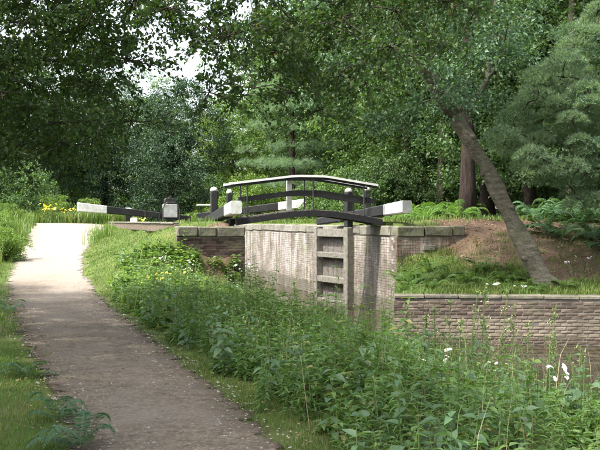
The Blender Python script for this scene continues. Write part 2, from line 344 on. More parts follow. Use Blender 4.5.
def height(x, y, cut=True):
    x = np.asarray(x, float); y = np.asarray(y, float); sh = x.shape; xf, yf = x.ravel(), y.ravel()
    z = np.full(xf.shape, _W[-1])
    for k in range(len(CP)): z += _W[k] * np.hypot(xf-CP[k,0], yf-CP[k,1])
    b = sum(np.sin(_kx[i]*xf + _ky[i]*yf + _ph[i]) for i in range(12)) / 12
    pd = np.abs(xf - path_x(yf)); z += b * 0.07 * sm(0.6, 2.2, pd)
    if cut:
        d = sdist(xf, yf, POLY); nb = line_dist(xf, yf, near_bank); ot = line_dist(xf, yf, far_bank + lock_poly + [near_bank[0]])
        soft = -0.9 + (z + 0.9) * sm(-0.9, 0.55, d)
        z = np.where(nb < ot - 0.05, soft, np.where(d < np.where(seg_dist(xf, yf, far_bank[2], far_bank[3]) < 0.3, 0.04, 0.22), -0.9, z))
        ud = sdist(xf, yf, UPPER); z = np.where(ud < 0.2, 1.0, z)
    return z.reshape(sh)
def H1(x, y): return float(height(np.array([x]), np.array([y]))[0])

def axis(parts):
    out = []
    for a, b, st in parts: out.append(np.arange(a, b, st))
    return np.concatenate(out + [[parts[-1][1]]])
gx = axis([(-260,-60,40), (-60,-20,4), (-20,-13,.6), (-13,9,.16), (9,20,.6), (20,60,4), (60,261,40)])
gy = axis([(-60,-4,4), (-4,4,.5), (4,31,.16), (31,47,.3), (47,70,1.2), (70,140,7), (140,600,50)])
GX, GY = np.meshgrid(gx, gy); GZ = height(GX, GY)
def soil_mask(x, y):
    b = np.sin(x*1.3+0.7*y) * 0.5 + np.sin(2.1*y - 0.8*x) * 0.5
    bank = sm(3.2, 4.6, x) * sm(20.9 - 1.4*sm(5.2, 5.9, x), 22.3 - 1.4*sm(5.2, 5.9, x), y + 0.3*b) * (1 - sm(27, 29.5, y + b))
    wood = sm(5.6, 8, x + b) * sm(19.3, 21, y)
    verge = sm(0.0, 0.4, x - path_x(y) - 0.72 - 0.75*sm(8, 13, y)) * (1 - sm(11, 16, y + b)) * sm(3, 5, y)
    nearb = (line_dist(x, y, near_bank) < 1.2)
    return np.clip(np.maximum.reduce([bank, wood, verge * 0.42, nearb * 0.9]), 0, 1)
idx = np.arange(GX.size).reshape(GX.shape)
F = np.stack([idx[:-1,:-1], idx[:-1,1:], idx[1:,1:], idx[1:,:-1]], -1).reshape(-1, 4)
me = np_mesh('ground', np.stack([GX.ravel(), GY.ravel(), GZ.ravel()], 1), F, smooth=True, extra={'soil': soil_mask(GX.ravel(), GY.ravel())})
t = NT('ground_turf'); pos = t.pos()
so_ = t.n('ShaderNodeAttribute', attribute_name='soil').outputs['Fac']
n1 = t.noise(3.0, 6, 0.65, pos); n2 = t.noise(22, 5, 0.7, pos); n3 = t.noise(0.7, 3, vec=pos)
grassc = t.mix(t.ramp(n1, [(0.35, 0.0), (0.7, 1.0)]), (0.055,0.085,0.02), (0.11,0.142,0.036))
grassc = t.mix(t.ramp(n3, [(0.5, 0.0), (0.75, 0.55)]), grassc, (0.15,0.13,0.06))
soilc = t.mix(t.ramp(n2, [(0.3, 0.0), (0.7, 1.0)]), (0.062,0.041,0.028), (0.165,0.112,0.076))
f = t.math('ADD', so_, t.math('MULTIPLY', t.math('SUBTRACT', n1, 0.5), 0.7))
col = t.mix(t.ramp(f, [(0.38, 0.0), (0.62, 1.0)]), grassc, soilc)
M['ground'] = t.done(t.bsdf(col, 0.95, n2, 0.7, 0.04, 0.15))
tag(link('ground', me, M['ground']), 'grassy bank, lock side and brown earth under the wood', None, kind='structure')

# towpath: a sheet that follows the ground
py_ = np.concatenate([np.arange(-5, 4, .5), np.arange(4, 22, .12), np.arange(22, 60, .3)])
nx_ = 23; PV = []
for j in range(nx_):
    u_ = j / (nx_-1) * 2 - 1
    wob = 0.10*np.sin(py_*2.3 + u_*2) + 0.07*np.sin(py_*5.1 + 1 + u_*3) + 0.04*np.sin(py_*11.7 + u_*5)
    wd = path_w(py_) + wob * (abs(u_) > 0.99)
    xx = path_x(py_) + u_ * wd
    PV.append(np.stack([xx, py_, height(xx, py_, False) + 0.012 - 0.02*(abs(u_) > 0.99) + 0.015*(1-u_*u_)], 1))
PV = np.stack(PV, 1); ii = np.arange(PV.shape[0]*nx_).reshape(PV.shape[:2])
F = np.stack([ii[:-1,:-1], ii[:-1,1:], ii[1:,1:], ii[1:,:-1]], -1).reshape(-1, 4)
uu = np.tile(np.abs(np.linspace(-1, 1, nx_)), len(py_))
me = np_mesh('path', PV.reshape(-1,3), F, smooth=True, extra={'edge': uu, 'pale': sm(17.5, 24, PV.reshape(-1,3)[:,1] + 1.2*np.sin(PV.reshape(-1,3)[:,0]*2.2))})  # 'pale' marks the upper stretch that is painted as sunlit
t = NT('path_gravel'); pos = t.pos(); e = t.n('ShaderNodeAttribute', attribute_name='edge').outputs['Fac']
a = t.noise(1.1, 4, 0.6, pos); b = t.noise(40, 5, 0.75, pos); c = t.noise(9, 5, 0.7, pos)
vo = t.n('ShaderNodeTexVoronoi', feature='F1'); vo.inputs['Scale'].default_value = 42; t.l(pos, vo.inputs['Vector'])
col = t.mix(t.ramp(c, [(0.35, 0.0), (0.65, 1.0)]), (0.125,0.098,0.068), (0.235,0.19,0.14))
col = t.mix(t.ramp(a, [(0.45, 0.0), (0.68, 0.8)]), col, (0.26,0.215,0.172))
col = t.mix(t.math('MULTIPLY', t.ramp(vo.outputs['Color'], [(0.6, 0.0), (0.8, 1.0)]), 0.5), col, (0.33,0.285,0.235))
col = t.mix(t.math('MULTIPLY', t.ramp(t.math('ADD', e, t.math('MULTIPLY', t.math('SUBTRACT', a, 0.5), 0.9)), [(0.5, 0.0), (1.0, 1.0)]), 0.7), col, (0.085,0.06,0.042))
sunlit_fac = t.n('ShaderNodeAttribute', attribute_name='pale').outputs['Fac']
col = t.mix(t.math('MULTIPLY', sunlit_fac, 0.8), col, t.mix(c, (0.24,0.212,0.176), (0.36,0.326,0.278)))  # sunlight put into the colour of the upper path
sh = t.bsdf(col, 0.95, b, 0.9, 0.03, 0.15)
en = t.math('ADD', e, t.math('MULTIPLY', t.math('SUBTRACT', t.noise(4.0, 8, 0.78, pos), 0.5), 1.15))
tp_ = t.n('ShaderNodeBsdfTransparent'); mxs = t.n('ShaderNodeMixShader'); t.l(t.ramp(en, [(0.84, 0.0), (0.92, 1.0)]), mxs.inputs[0]); t.l(sh, mxs.inputs[1]); t.l(tp_.outputs[0], mxs.inputs[2])
M['path'] = t.done(mxs.outputs[0])
tag(link('path', me, M['path']), 'brown gravel towpath climbing to the lock', None, kind='structure')

# water
t = NT('canal_water'); pos = t.pos(); n1 = t.noise(2.2, 3, 0.5, pos)
b = t.n('ShaderNodeBsdfPrincipled'); b.inputs['Base Color'].default_value = (0.035,0.030,0.018,1); b.inputs['Roughness'].default_value = 0.03
b.inputs['IOR'].default_value = 1.33
u = t.n('ShaderNodeBump'); u.inputs['Strength'].default_value = 0.08; u.inputs['Distance'].default_value = 0.05; t.l(n1, u.inputs['Height']); t.l(u.outputs[0], b.inputs['Normal'])
M['water'] = t.done(b.outputs[0])
me = bpy.data.meshes.new('canal_water'); me.from_pydata([(-14,2,0),(34,2,0),(34,46,0),(-14,46,0)], [], [(0,1,2,3)])
tag(link('canal_water', me, M['water']), 'still brown water of the lower canal', None, kind='structure')
me = bpy.data.meshes.new('upper_canal_water'); me.from_pydata([(p[0], p[1], 2.0) for p in [L(UP_S+.5,T_NEAR-.2), L(UP_S+.5,T_FAR+.2), L(24,4.7), L(60,6.2), L(60,-6.2), L(24,-4.4)]], [], [(0,1,2,3,4,5)])
tag(link('upper_canal_water', me, M['water']), 'water of the upper canal above the lock', None, kind='structure')

# ------------------------------------------------------------------ brick and stone walls
def brick_run(a, b, z0, z1, face, seed, bw=0.228, bh=0.074, gap=0.007):
    """bricks of a straight wall from a to b (2-D); face = outward side (+1 left of a->b, -1 right). returns list of (centre, size, yaw)"""
    r = random.Random(seed); a = np.array(a); b = np.array(b); ln = np.linalg.norm(b-a); d = (b-a)/ln; nrm = np.array([-d[1], d[0]]) * face
    yaw = math.atan2(d[1], d[0]); out = []; k = 0; z = z0
    while z + bh < z1:
        x = -(bw/2 if k % 2 else 0)
        while x < ln:
            x0, x1 = max(x, 0.0), min(x + bw - gap, ln)
            if x1 - x0 > 0.04:
                c = a + d*((x0+x1)/2) - nrm*(0.05 - r.uniform(-0.004, 0.004))
                out.append(((c[0], c[1], z + bh/2 + r.uniform(-.002,.002)), (x1-x0, 0.10, bh-gap), yaw + r.uniform(-.012,.012)))
            x += bw
        z += bh; k += 1
    return out
def backing(mb, a, b, z0, z1, face, thick=0.4, inset=0.006):
    a = np.array(a); b = np.array(b); d = (b-a)/np.linalg.norm(b-a); nrm = np.array([-d[1], d[0]]) * face
    c = (a+b)/2 - nrm*(inset + thick/2); mb.box((c[0], c[1], (z0+z1)/2), (np.linalg.norm(b-a), thick, z1-z0), Matrix.Rotation(math.atan2(d[1], d[0]), 3, 'Z'))
def brick_stuff(bricks, mat, parent):
    mb = MB()
    for c, s, yaw in bricks: mb.box(c, s, Matrix.Rotation(yaw, 3, 'Z'), bev=0.006)
    return tag(mb.obj('brickwork', mat, parent), kind='stuff')
def copings(a, b, z, face, length, parent, mat, seed, h=0.27, wdt=0.5, over=0.03):
    r = random.Random(seed); a = np.array(a); b = np.array(b); ln = np.linalg.norm(b-a); d = (b-a)/ln; nrm = np.array([-d[1], d[0]])*face; x = 0
    while x < ln - 0.05:
        l = min(length*r.uniform(.8, 1.2), ln-x)
        if ln - x - l < 0.25: l = ln - x
        c = a + d*(x + l/2) + nrm*(over - wdt/2 + r.uniform(-.012,.012))
        mb = MB(); mb.box((0,0,0), (l-0.014, wdt, h + r.uniform(-.02,.02)*h*3), None, jit=0.014 if h > .1 else .004, bev=0.03 if h > .1 else 0.014)
        o = mb.obj('coping_stone', mat, parent); o.location = (c[0], c[1], z - h/2 + r.uniform(-.04,.04)*h); o.rotation_euler = (r.uniform(-.01,.01), r.uniform(-.01,.01), math.atan2(d[1], d[0]))
        x += l

CH = 0.28
# near lock wall: end face looking downstream and the wall of the chamber
nw = thing('lock_wall', 'near lock wall of dark brick with mossy stone coping, ending in a square pier', 'wall')
pa, pb, pc = L(PIER_S, -3.78), L(PIER_S, T_NEAR), L(UP_S, T_NEAR)
mb = MB(); backing(mb, pa, pb, -1, TOP-CH, -1); backing(mb, pb + U*0.42, pc, -1, TOP-CH, -1); mb.obj('wall_core', M['mortar'], nw)
brick_stuff(brick_run(pa, pb, -0.15, TOP-CH, -1, 1), M['brick_dark'], nw)
brick_stuff(brick_run(pb + U*0.05, L(6.0, T_NEAR), -0.15, TOP-CH, -1, 2), M['brick_dark'], nw)
copings(pa, pb, TOP, -1, 0.62, nw, M['stone'], 3, CH)
copings(pb + U*0.50, L(UP_S, T_NEAR), TOP, -1, 1.0, nw, M['stone'], 4, CH)
# far lock wall
fw = thing('lock_wall', 'far lock wall of pinkish brick streaked white with lime, behind the timber gate', 'wall')
qa, qb, qc, qd = L(UP_S, T_FAR), L(FAR_S, T_FAR), L(FAR_S, T_FAR+2.05), L(0.1, T_FAR)
mb = MB(); backing(mb, qa, qb - (-U)*0.42, -1, TOP-CH, -1); backing(mb, qb, qc, -1, TOP-CH, -1); mb.obj('wall_core', M['mortar'], fw)
brick_stuff(brick_run(L(UP_S, T_FAR), qd, -0.15, TOP-CH, -1, 5), M['brick_lime'], fw)
brick_stuff(brick_run(qd, qb + U*0.05, -0.15, TOP-CH, -1, 6), M['brick_lime'], fw)
brick_stuff(brick_run(qb, qc, -0.15, TOP-CH, -1, 7), M['brick_red'], fw)
copings(qa, qd, TOP, -1, 1.0, fw, M['stone_pale'], 8, CH)
copings(qd, qb - (-U)*0.50, TOP, -1, 1.1, fw, M['stone_pale'], 9, CH)
copings(qb, qc, TOP, -1, 0.8, fw, M['stone'], 10, CH)
mb = MB(); mb.box((0,0,0), (0.36,0.05,0.15), None, jit=.004, bev=.01); o = mb.obj('pale_block', M['stone_pale'], fw); c_ = L(FAR_S-0.012, T_FAR+0.95); o.location = (c_[0], c_[1], 1.86); o.rotation_euler = (0,0,LZ)
# canal wall on the far bank below the lock
cw = thing('canal_wall', 'low brick canal wall with grey coping below the leaning tree', 'wall')
c0, c1, c2, c3 = np.array(far_bank[0]), np.array(far_bank[1]), np.array(far_bank[2]), np.array(far_bank[3])
CT = 1.03; mb = MB()
backing(mb, c0, c1, -1, CT-0.08, 1, inset=0.008); backing(mb, c1, c2, -1, CT-0.08, 1, inset=0.008); backing(mb, c2 + (c3-c2)*0.06, c3, -1, CT-0.3, 1, inset=0.008); mb.obj('wall_core', M['mortar'], cw)
br = brick_run(c1, c2, -0.06, CT-0.085, 1, 11); meshes = []
for k in range(8):
    mb = MB(); mb.box((0,0,0), (0.217, 0.10, 0.063), None, jit=0.005, bev=0.010, r=0.0); meshes.append(mb.mesh('brick')); meshes[-1].materials.append(M['brick_bank'])
rr = random.Random(12); rest = []
for c, s, yaw in br:
    if s[0] < 0.2 or rr.random() < 0.0: rest.append((c, s, yaw)); continue
    if c[2] > 0.32 and c[2] < 0.6 and rr.random() < 0.04: continue        # a brick has fallen out
    o = bpy.data.objects.new('brick', rr.choice(meshes)); COL.objects.link(o); o.parent = cw; o.location = c; o.rotation_euler = (0,0,yaw)
brick_stuff(rest + brick_run(c0, c1, -0.06, CT-0.085, 1, 13) + brick_run(c2 + (c3-c2)*0.01, c3, -0.06, CT-0.2, 1, 14), M['brick_bank'], cw)
copings(c0, c1, CT, 1, 0.9, cw, M['stone_dark'], 15, 0.075, 0.42, 0.012); copings(c1, c2, CT, 1, 0.8, cw, M['stone_dark'], 16, 0.075, 0.42, 0.012)

# timber edging of the lock side
te = thing('timber_edging', 'low brown timber edging along the top of the grass bank', 'edging')
for k in range(8):
    s0 = -2.6 + k*2.2; a = L(s0, -3.72 - 0.06*k); b = L(s0+2.17, -3.72 - 0.06*(k+1)); c = (a+b)/2; yaw = math.atan2(*(b-a)[::-1])
    mb = MB(); mb.box((0,0,0), (2.16,0.09,0.24), None, jit=.006, bev=.012); o = mb.obj('plank', M['timber_brown'], te); o.location = (c[0], c[1], TOP-0.06); o.rotation_euler = (0,0,yaw)
    mb = MB(); mb.box((0,0,0), (2.15,0.17,0.045), None, jit=.004, bev=.008); o = mb.obj('cap_board', M['timber_pale'], te); o.location = (c[0], c[1], TOP+0.085); o.rotation_euler = (0,0,yaw)

# ------------------------------------------------------------------ lock gates
def beam_part(mb, x0, x1, z0, z1, w0, w1, h0, h1):
    V = []
    for x, z, wd, hh in ((x0, z0, w0, h0), (x1, z1, w1, h1)):
        b = 0.03
        V += [(x, -wd/2+b, z-hh/2), (x, wd/2-b, z-hh/2), (x, wd/2, z-hh/2+b), (x, wd/2, z+hh/2-b), (x, wd/2-b, z+hh/2), (x, -wd/2+b, z+hh/2), (x, -wd/2, z+hh/2-b), (x, -wd/2, z-hh/2+b)]
    F = [(i, (i+1) % 8, 8+(i+1) % 8, 8+i) for i in range(8)] + [tuple(range(7,-1,-1)), tuple(range(8,16))]
    mb.add(V, F)
def capped_post(parent, name, x, y, z0, z1, s, capmat='white'):
    mb = MB(); mb.box((x, y, (z0+z1)/2), (s, s, z1-z0), None, bev=0.02); o = mb.obj(name, M['black'], parent)
    mb = MB(); n = 10
    rings = [(s*0.52, 0.0), (s*0.56, 0.03), (s*0.50, 0.075), (s*0.33, 0.115), (s*0.10, 0.13)]
    mb.tube([(x, y, z1+0.002+h) for _, h in rings], [r for r, _ in rings], n); mb.obj('cap', M[capmat], o, True)
    return o
def gate(name, label, hinge, yaw, leaf=True, out=3.35, inn=2.2, zi=2.58, zo=3.0, post=True, planks=True, h=(0.22,0.345), wlen=1.05, zbot=-0.5, side=1):
    """local +x runs from the hinge along the leaf; the balance beam runs out to -x"""
    g = thing(name, label, 'lock gate', (hinge[0], hinge[1], 0), yaw, 'lock gates')
    xs = -out + wlen; zl = lambda x: zi + (zo-zi)*(inn*0.97-x)/(inn*0.97+out); hl = lambda x: h[0] + (h[1]-h[0])*(inn*0.97-x)/(inn*0.97+out)
    mb = MB(); beam_part(mb, xs, inn*0.97, zl(xs), zl(inn*0.97), 0.30, 0.22, hl(xs), hl(inn*0.97)); b = mb.obj('balance_beam', M['black'], g)
    mb = MB(); beam_part(mb, -out, xs-0.002, zo, zl(xs), 0.305, 0.302, h[1]+.004, hl(xs)+.004); mb.obj('white_beam_end', M['white'], b)
    for xk in (-0.35, 0.38):
        mb = MB(); mb.box((xk, 0, zl(xk)), (0.07, 0.29, hl(xk)+0.014), Matrix.Rotation(math.atan((zo-zi)/(inn*0.97+out)), 3, 'Y')); mb.obj('iron_strap', M['iron'], b)
    ztop = 2.40
    if leaf:
        for nm, x, sz in (('heel_post', 0.0, 0.26), ('mitre_post', inn, 0.2)):
            mb = MB(); mb.box((x, 0, (zbot+ztop)/2), (sz, 0.26, ztop-zbot), None, bev=0.02, jit=.004); mb.obj(nm, M['timber_pale'], g)
        for z, hh in ((2.22, 0.26), (1.50, 0.17), (0.70, 0.19), (-0.02, 0.17)):
            mb = MB(); mb.box((inn/2, 0, z), (inn-0.235, 0.22, hh), None, bev=0.012, jit=.003); mb.obj('rail', M['timber_pale'], g)
        for k in range(10):
            wd = (inn-0.24)/10; mb = MB(); mb.box((0.135 + wd*(k+.5), -0.145*side + random.uniform(-.006,.006), (zbot+2.3)/2), (wd-0.012, 0.06, 2.3-zbot), None, jit=.003); mb.obj('plank', M['timber'], g)
    if post: capped_post(g, 'paddle_post', 0.02, 0, 2.405, 3.50, 0.215)
    return g
# yaw: local +x along the leaf
ang_far = math.atan2(math.cos(math.radians(26)), -math.sin(math.radians(26)))
gf = gate('lock_gate', 'open far lower gate, weathered timber leaf, black beam with white end pointing right', L(-0.3, T_FAR-0.13), ang_far, side=1, inn=2.08)
ang_near = math.atan2(U[1], U[0])
gn = gate('lock_gate', 'open near lower gate, its black beam with white end pointing at the viewer', L(0.0, T_NEAR-0.24), ang_near, out=3.25, zi=2.5, zo=2.97, wlen=0.95)
capped_post(gn, 'gear_post', -0.55, -0.36, 2.40, 3.42, 0.16)
mb = MB(); mb.tube([(0.02, 0.05, 3.08), (0.02, 0.52, 3.08)], 0.03, 8); mb.obj('crank_bar', M['white'], gn)
# upper gates, shut
un = gate('lock_gate', 'shut near upper gate at the far end of the lock, white beam end pointing left', L(UP_S, T_NEAR-0.1), math.atan2(*(N*0.97 - U*-0.2)[::-1]), out=3.6, inn=2.1, zi=2.72, zo=3.27, wlen=1.35, h=(0.25,0.40), zbot=1.0, post=False)
uf = gate('lock_gate', 'shut far upper gate, its white beam end seen through the footbridge railing', L(UP_S, T_FAR+0.1), math.atan2(*(-N*0.97 - U*-0.2)[::-1]), out=3.4, inn=2.1, zi=2.85, zo=3.5, wlen=1.35, h=(0.26,0.44), zbot=1.0, post=False)
# winding gear with a hoop rail on the near upper gate
mb = MB(); hoop = [(-.42,0,0), (-.42,0,.75), (-.36,0,.95), (-.2,0,1.05), (.2,0,1.05), (.36,0,.95), (.42,0,.75), (.42,0,0)]
def off(pts, o): return [tuple(np.array(p)+np.array(o)) for p in pts]
ox = (0.95, 0.0, 2.46)
mb.tube(off(hoop, np.array(ox)+np.array((0,-0.24,0))), 0.035, 8); mb.obj('hoop_rail', M['iron'], un)
mb = MB(); mb.box((ox[0], -0.06, 2.46+0.64), (0.74,0.16,0.68), None, bev=.03); mb.obj('gear_cover', M['white'], un)
mb = MB()
for k in range(3): mb.tube([(ox[0]-0.16+0.16*k, -0.14, 3.62+0.04*(k == 1)), (ox[0]-0.16+0.16*k, 0.14, 3.62+0.04*(k == 1))], 0.11, 12)
mb.box((ox[0], 0, 3.54), (0.56,0.12,0.07)); mb.box((ox[0]+.05, 0, 3.72), (0.07,0.07,0.22)); mb.obj('winding_gear', M['iron'], un)
# separate posts, blocks
def bollard(label, pos, s, h, name='bollard', group=None):
    g = thing(name, label, 'bollard', (pos[0], pos[1], H1(pos[0], pos[1])-0.03), LZ, group); capped_post(g, 'post', 0, 0, 0, h, s); return g
bollard('black bollard with pale cap on the far lock side behind the right beam', L(0.6, 2.95), 0.2, 1.1)
bollard('short black bollard with white round cap behind the left beam', P(128.5, 220, 44.5)[:2], 0.34, 0.75)
for lab, px, py, d, sz in (('left white painted block below the far left beam', 134, 217.5, 41.5, (0.30,0.28,0.34)), ('right white painted block below the far left beam', 156, 216.5, 42, (0.36,0.28,0.36)),
                       ('long grey stone step beside the black posts', 202, 219.5, 30.5, (0.62,0.42,0.26))):
    p = P(px, py, d); z = H1(p[0], p[1]); mb = MB(); mb.box((0,0,sz[2]/2-0.02), sz, None, bev=0.025, jit=.006)
    o = mb.obj('stone_block' , M['white'] if 'white' in lab else M['stone_pale'], None); o.location = (p[0], p[1], z); o.rotation_euler = (0,0,LZ); tag(o, lab, 'block')

# ------------------------------------------------------------------ footbridge
BS = -2.35; BL, BR = -2.25, 2.2
bc = L(BS, 0); fb = thing('footbridge', 'black arched footbridge with cranked pale-topped handrail across the lock', 'footbridge', (bc[0] + 0.06*N[0], bc[1] + 0.06*N[1], 0), LZ); fb.scale = (0.96, 1, 1)
def cranked(xs, zs, off_y, wd, hh, name, mat, parent=fb, capz=None):
    mb = MB(); n = 24; X = np.linspace(xs[0], xs[-1], n+1); Z = np.interp(X, xs, zs); V = []; F = []
    for x, z in zip(X, Z): V += [(x, off_y-wd/2, z-hh/2), (x, off_y+wd/2, z-hh/2), (x, off_y+wd/2, z+hh/2), (x, off_y-wd/2, z+hh/2)]
    for i in range(n):
        o = 4*i
        for k in range(4): F.append((o+k, o+(k+1) % 4, o+4+(k+1) % 4, o+4+k))
    F += [(3,2,1,0), (4*n, 4*n+1, 4*n+2, 4*n+3)]; mb.add(V, F); return mb.obj(name, mat, parent)
BWD = 0.42
dx = [BL, -1.5, -0.6, 0.1, 0.7, 1.5, BR]; dz = [2.56, 2.66, 2.785, 2.82, 2.785, 2.68, 2.56]
zdeck = lambda x: float(np.interp(x, dx, dz))
for y in (-BWD, BWD): cranked(dx, dz, y, 0.12, 0.16, 'deck_beam', M['black'])
npk = 26
for k in range(npk):
    x = BL + 0.08 + (BR-BL-0.16)*k/(npk-1); mb = MB(); mb.box((x, 0, zdeck(x)+0.095), (0.155, 2*BWD+0.02, 0.03), None, jit=.002); mb.obj('deck_board', M['timber'], fb)
hx = [-2.42, -0.62, -0.42, 0.30, 0.5, 2.05]; hz = [3.58, 3.80, 3.815, 3.815, 3.80, 3.58]
zh = lambda x: float(np.interp(x, hx, hz))
mx = [-2.0, -0.5, 0.3, 2.0]; mz = [3.20, 3.385, 3.385, 3.16]
for sgn, y in ((-1, -BWD), (1, BWD)):
    hr = cranked(hx, [z-0.02 for z in hz], y, 0.07, 0.06, 'handrail', M['black'])
    cranked(hx, [z+0.041 for z in hz], y, 0.15, 0.06, 'rail_capping', M['rail_grey'], hr)
    cranked(mx, mz, y - sgn*0.045, 0.05, 0.15, 'mid_rail', M['black'])
    for x in (-1.92, -1.90+1.95, 1.62):
        for o in (0, 0.0):
            pass
        mb = MB(); mb.tube([(x, y+sgn*0.02, zdeck(x)), (x, y+sgn*0.02, zh(x)-0.045)], 0.022, 8); mb.obj('upright', M['iron'], fb)
mb = MB(); mb.box((-0.40, BWD+0.14, (2.7+3.78)/2), (0.15, 0.10, 1.08), None, bev=.01); mb.obj('white_post', M['white'], fb)

# ------------------------------------------------------------------ foliage builders
def leaf_arrays(C, A, Nn, Ln, Wd, fold=0.25, n=2, bend=0.15):
    """C base, A unit direction, Nn rough normal; two or four triangles for each leaf"""
    S = np.cross(A, Nn); S /= np.linalg.norm(S, axis=1, keepdims=True) + 1e-9; Nn = np.cross(S, A)
    Ln = Ln[:,None]; Wd = Wd[:,None]; k = len(C)
    if n == 2:
        V = np.stack([C, C + A*Ln*0.5 + S*Wd/2 + Nn*Wd*fold, C + A*Ln - Nn*Ln*bend, C + A*Ln*0.5 - S*Wd/2 + Nn*Wd*fold], 1)
        T = np.array([[0,1,2],[0,2,3]]); nv = 4
    else:
        V = np.stack([C, C + A*Ln*0.28 + S*Wd/2 + Nn*Wd*fold, C + A*Ln*0.62 + S*Wd*0.38 + Nn*(Wd*fold*.7 - Ln*bend*.4), C + A*Ln - Nn*Ln*bend*1.3,
                      C + A*Ln*0.62 - S*Wd*0.38 + Nn*(Wd*fold*.7 - Ln*bend*.4), C + A*Ln*0.28 - S*Wd/2 + Nn*Wd*fold, C + A*Ln*0.5 - Nn*Ln*bend*.25], 1)
        T = np.array([[0,1,6],[1,2,6],[2,3,6],[3,4,6],[4,5,6],[5,0,6]]); nv = 7
    F = (np.arange(k)*nv)[:,None,None] + T[None]
    return V.reshape(-1,3), F.reshape(-1,3), len(T)
def unit(v): return v / (np.linalg.norm(v, axis=-1, keepdims=True) + 1e-9)
class Leaves:
    def __init__(s): s.V = []; s.F = []; s.R = []; s.o = 0
    def add(s, C, A, Nn, Ln, Wd, fold=0.25, n=2, bend=0.15, r=None):
        V, F, k = leaf_arrays(C, A, Nn, Ln, Wd, fold, n, bend); r = rng.random(len(C)) if r is None else r
        s.raw(V, F, np.repeat(r, k))
    def raw(s, V, F, R): s.V.append(V); s.F.append(F + s.o); s.R.append(R); s.o += len(V)
    def mesh(s, name): return np_mesh(name, np.concatenate(s.V), np.concatenate(s.F), np.concatenate(s.R))
    def obj(s, name, mat, parent=None): return link(name, s.mesh(name), mat, parent)

def clump_leaves(lv, c, rad, n, ll, flat=0.65, up=0.7, droop=0.25, twigs=7, wood=None, jit=0.13):
    """leaves on short twigs that spread from the middle of a clump"""
    td = unit(rng.normal(size=(twigs,3)) * np.array([1,1,flat]) + np.array([0,0,0.1])); tl = rad * rng.uniform(0.7, 1.25, twigs)
    k = rng.integers(0, twigs, n); f = rng.uniform(0.15, 1, n)**0.7
    base = c + td[k] * (tl[k]*f)[:,None] * np.array([1,1,flat]) + rng.normal(0, rad*jit, (n,3))
    base[:,2] -= droop * rad * f*f
    if wood is not None:
        for q in range(twigs):
            e = td[q]*tl[q]*np.array([1,1,flat]); wood.tube([c, c + e*.5 - [0,0,droop*rad*.25], c + e - [0,0,droop*rad]], [0.008, 0.006, 0.003], 3, cap=False)
    A = unit(td[k]*0.6 + rng.normal(0, 0.7, (n,3)) + np.array([0,0,-0.15])); Nn = unit(rng.normal(0, 0.55, (n,3)) + np.array([0,0,up]))
    Ln = ll * rng.uniform(0.65, 1.25, n); lv.add(base, A, Nn, Ln, Ln*rng.uniform(0.5, 0.72, n))
def needle_clump(lv, c, rad, n, ll, k=7, flat=0.7):
    """tufts of needles in a rounded puff, upright at the rim"""
    d = unit(rng.normal(size=(n,3))); d[:,2] = np.abs(d[:,2])*0.9 - 0.25; q = rad * rng.uniform(0.35, 1, n)**0.5
    base = c + d * q[:,None] * np.array([1,1,flat]); cr = rng.random()
    ax = unit(d*0.9 + np.array([0,0,0.55]) + rng.normal(0, 0.3, (n,3)))
    for j in range(k):
        A = unit(ax + rng.normal(0, 0.55, (n,3))); S = unit(np.cross(A, rng.normal(size=(n,3)))); L_ = (ll*rng.uniform(.7,1.2,n))[:,None]
        V = np.stack([base - S*0.007, base + S*0.007, base + A*L_], 1).reshape(-1,3); F = np.arange(3*n).reshape(n,3)
        lv.raw(V, F, np.clip(0.55*cr + 0.45*rng.random(n), 0, 0.999))

def limbs_to(clumps, trunk_pts, trunk_rad, mb, rmin=0.018, segs=3):
    """grow limbs from the trunk to every clump, each from the nearest wood that already stands"""
    nodes = [np.array(p, float) for p in trunk_pts]; rads = list(trunk_rad)
    base_n = len(nodes); start = max(1, int(base_n*0.4)); allowed = list(range(start, base_n))
    top = np.array(trunk_pts[-1]); order = sorted(range(len(clumps)), key=lambda i: np.linalg.norm(clumps[i]-top))
    for i in order:
        c = clumps[i]; cand = [j for j in allowed]
        j = min(cand, key=lambda j: np.linalg.norm(nodes[j]-c) + 0.35*max(0, nodes[j][2]-c[2]))
        a = nodes[j]; d = np.linalg.norm(c-a); r0 = max(rmin, min(rads[j]*0.62, 0.025 + d*0.022)); pts = [a]; rs = [r0]
        for k in range(1, segs+1):
            f = k/segs; q = a + (c-a)*f + rng.normal(0, 0.05*d, 3)*(k < segs); q[2] += 0.10*d*math.sin(f*math.pi); pts.append(q); rs.append(max(rmin*0.5, r0*(1-0.65*f)))
        mb.tube(pts, rs, 6, cap=False)
        for q, r_ in zip(pts[1:], rs[1:]): nodes.append(q); rads.append(r_); allowed.append(len(nodes)-1)

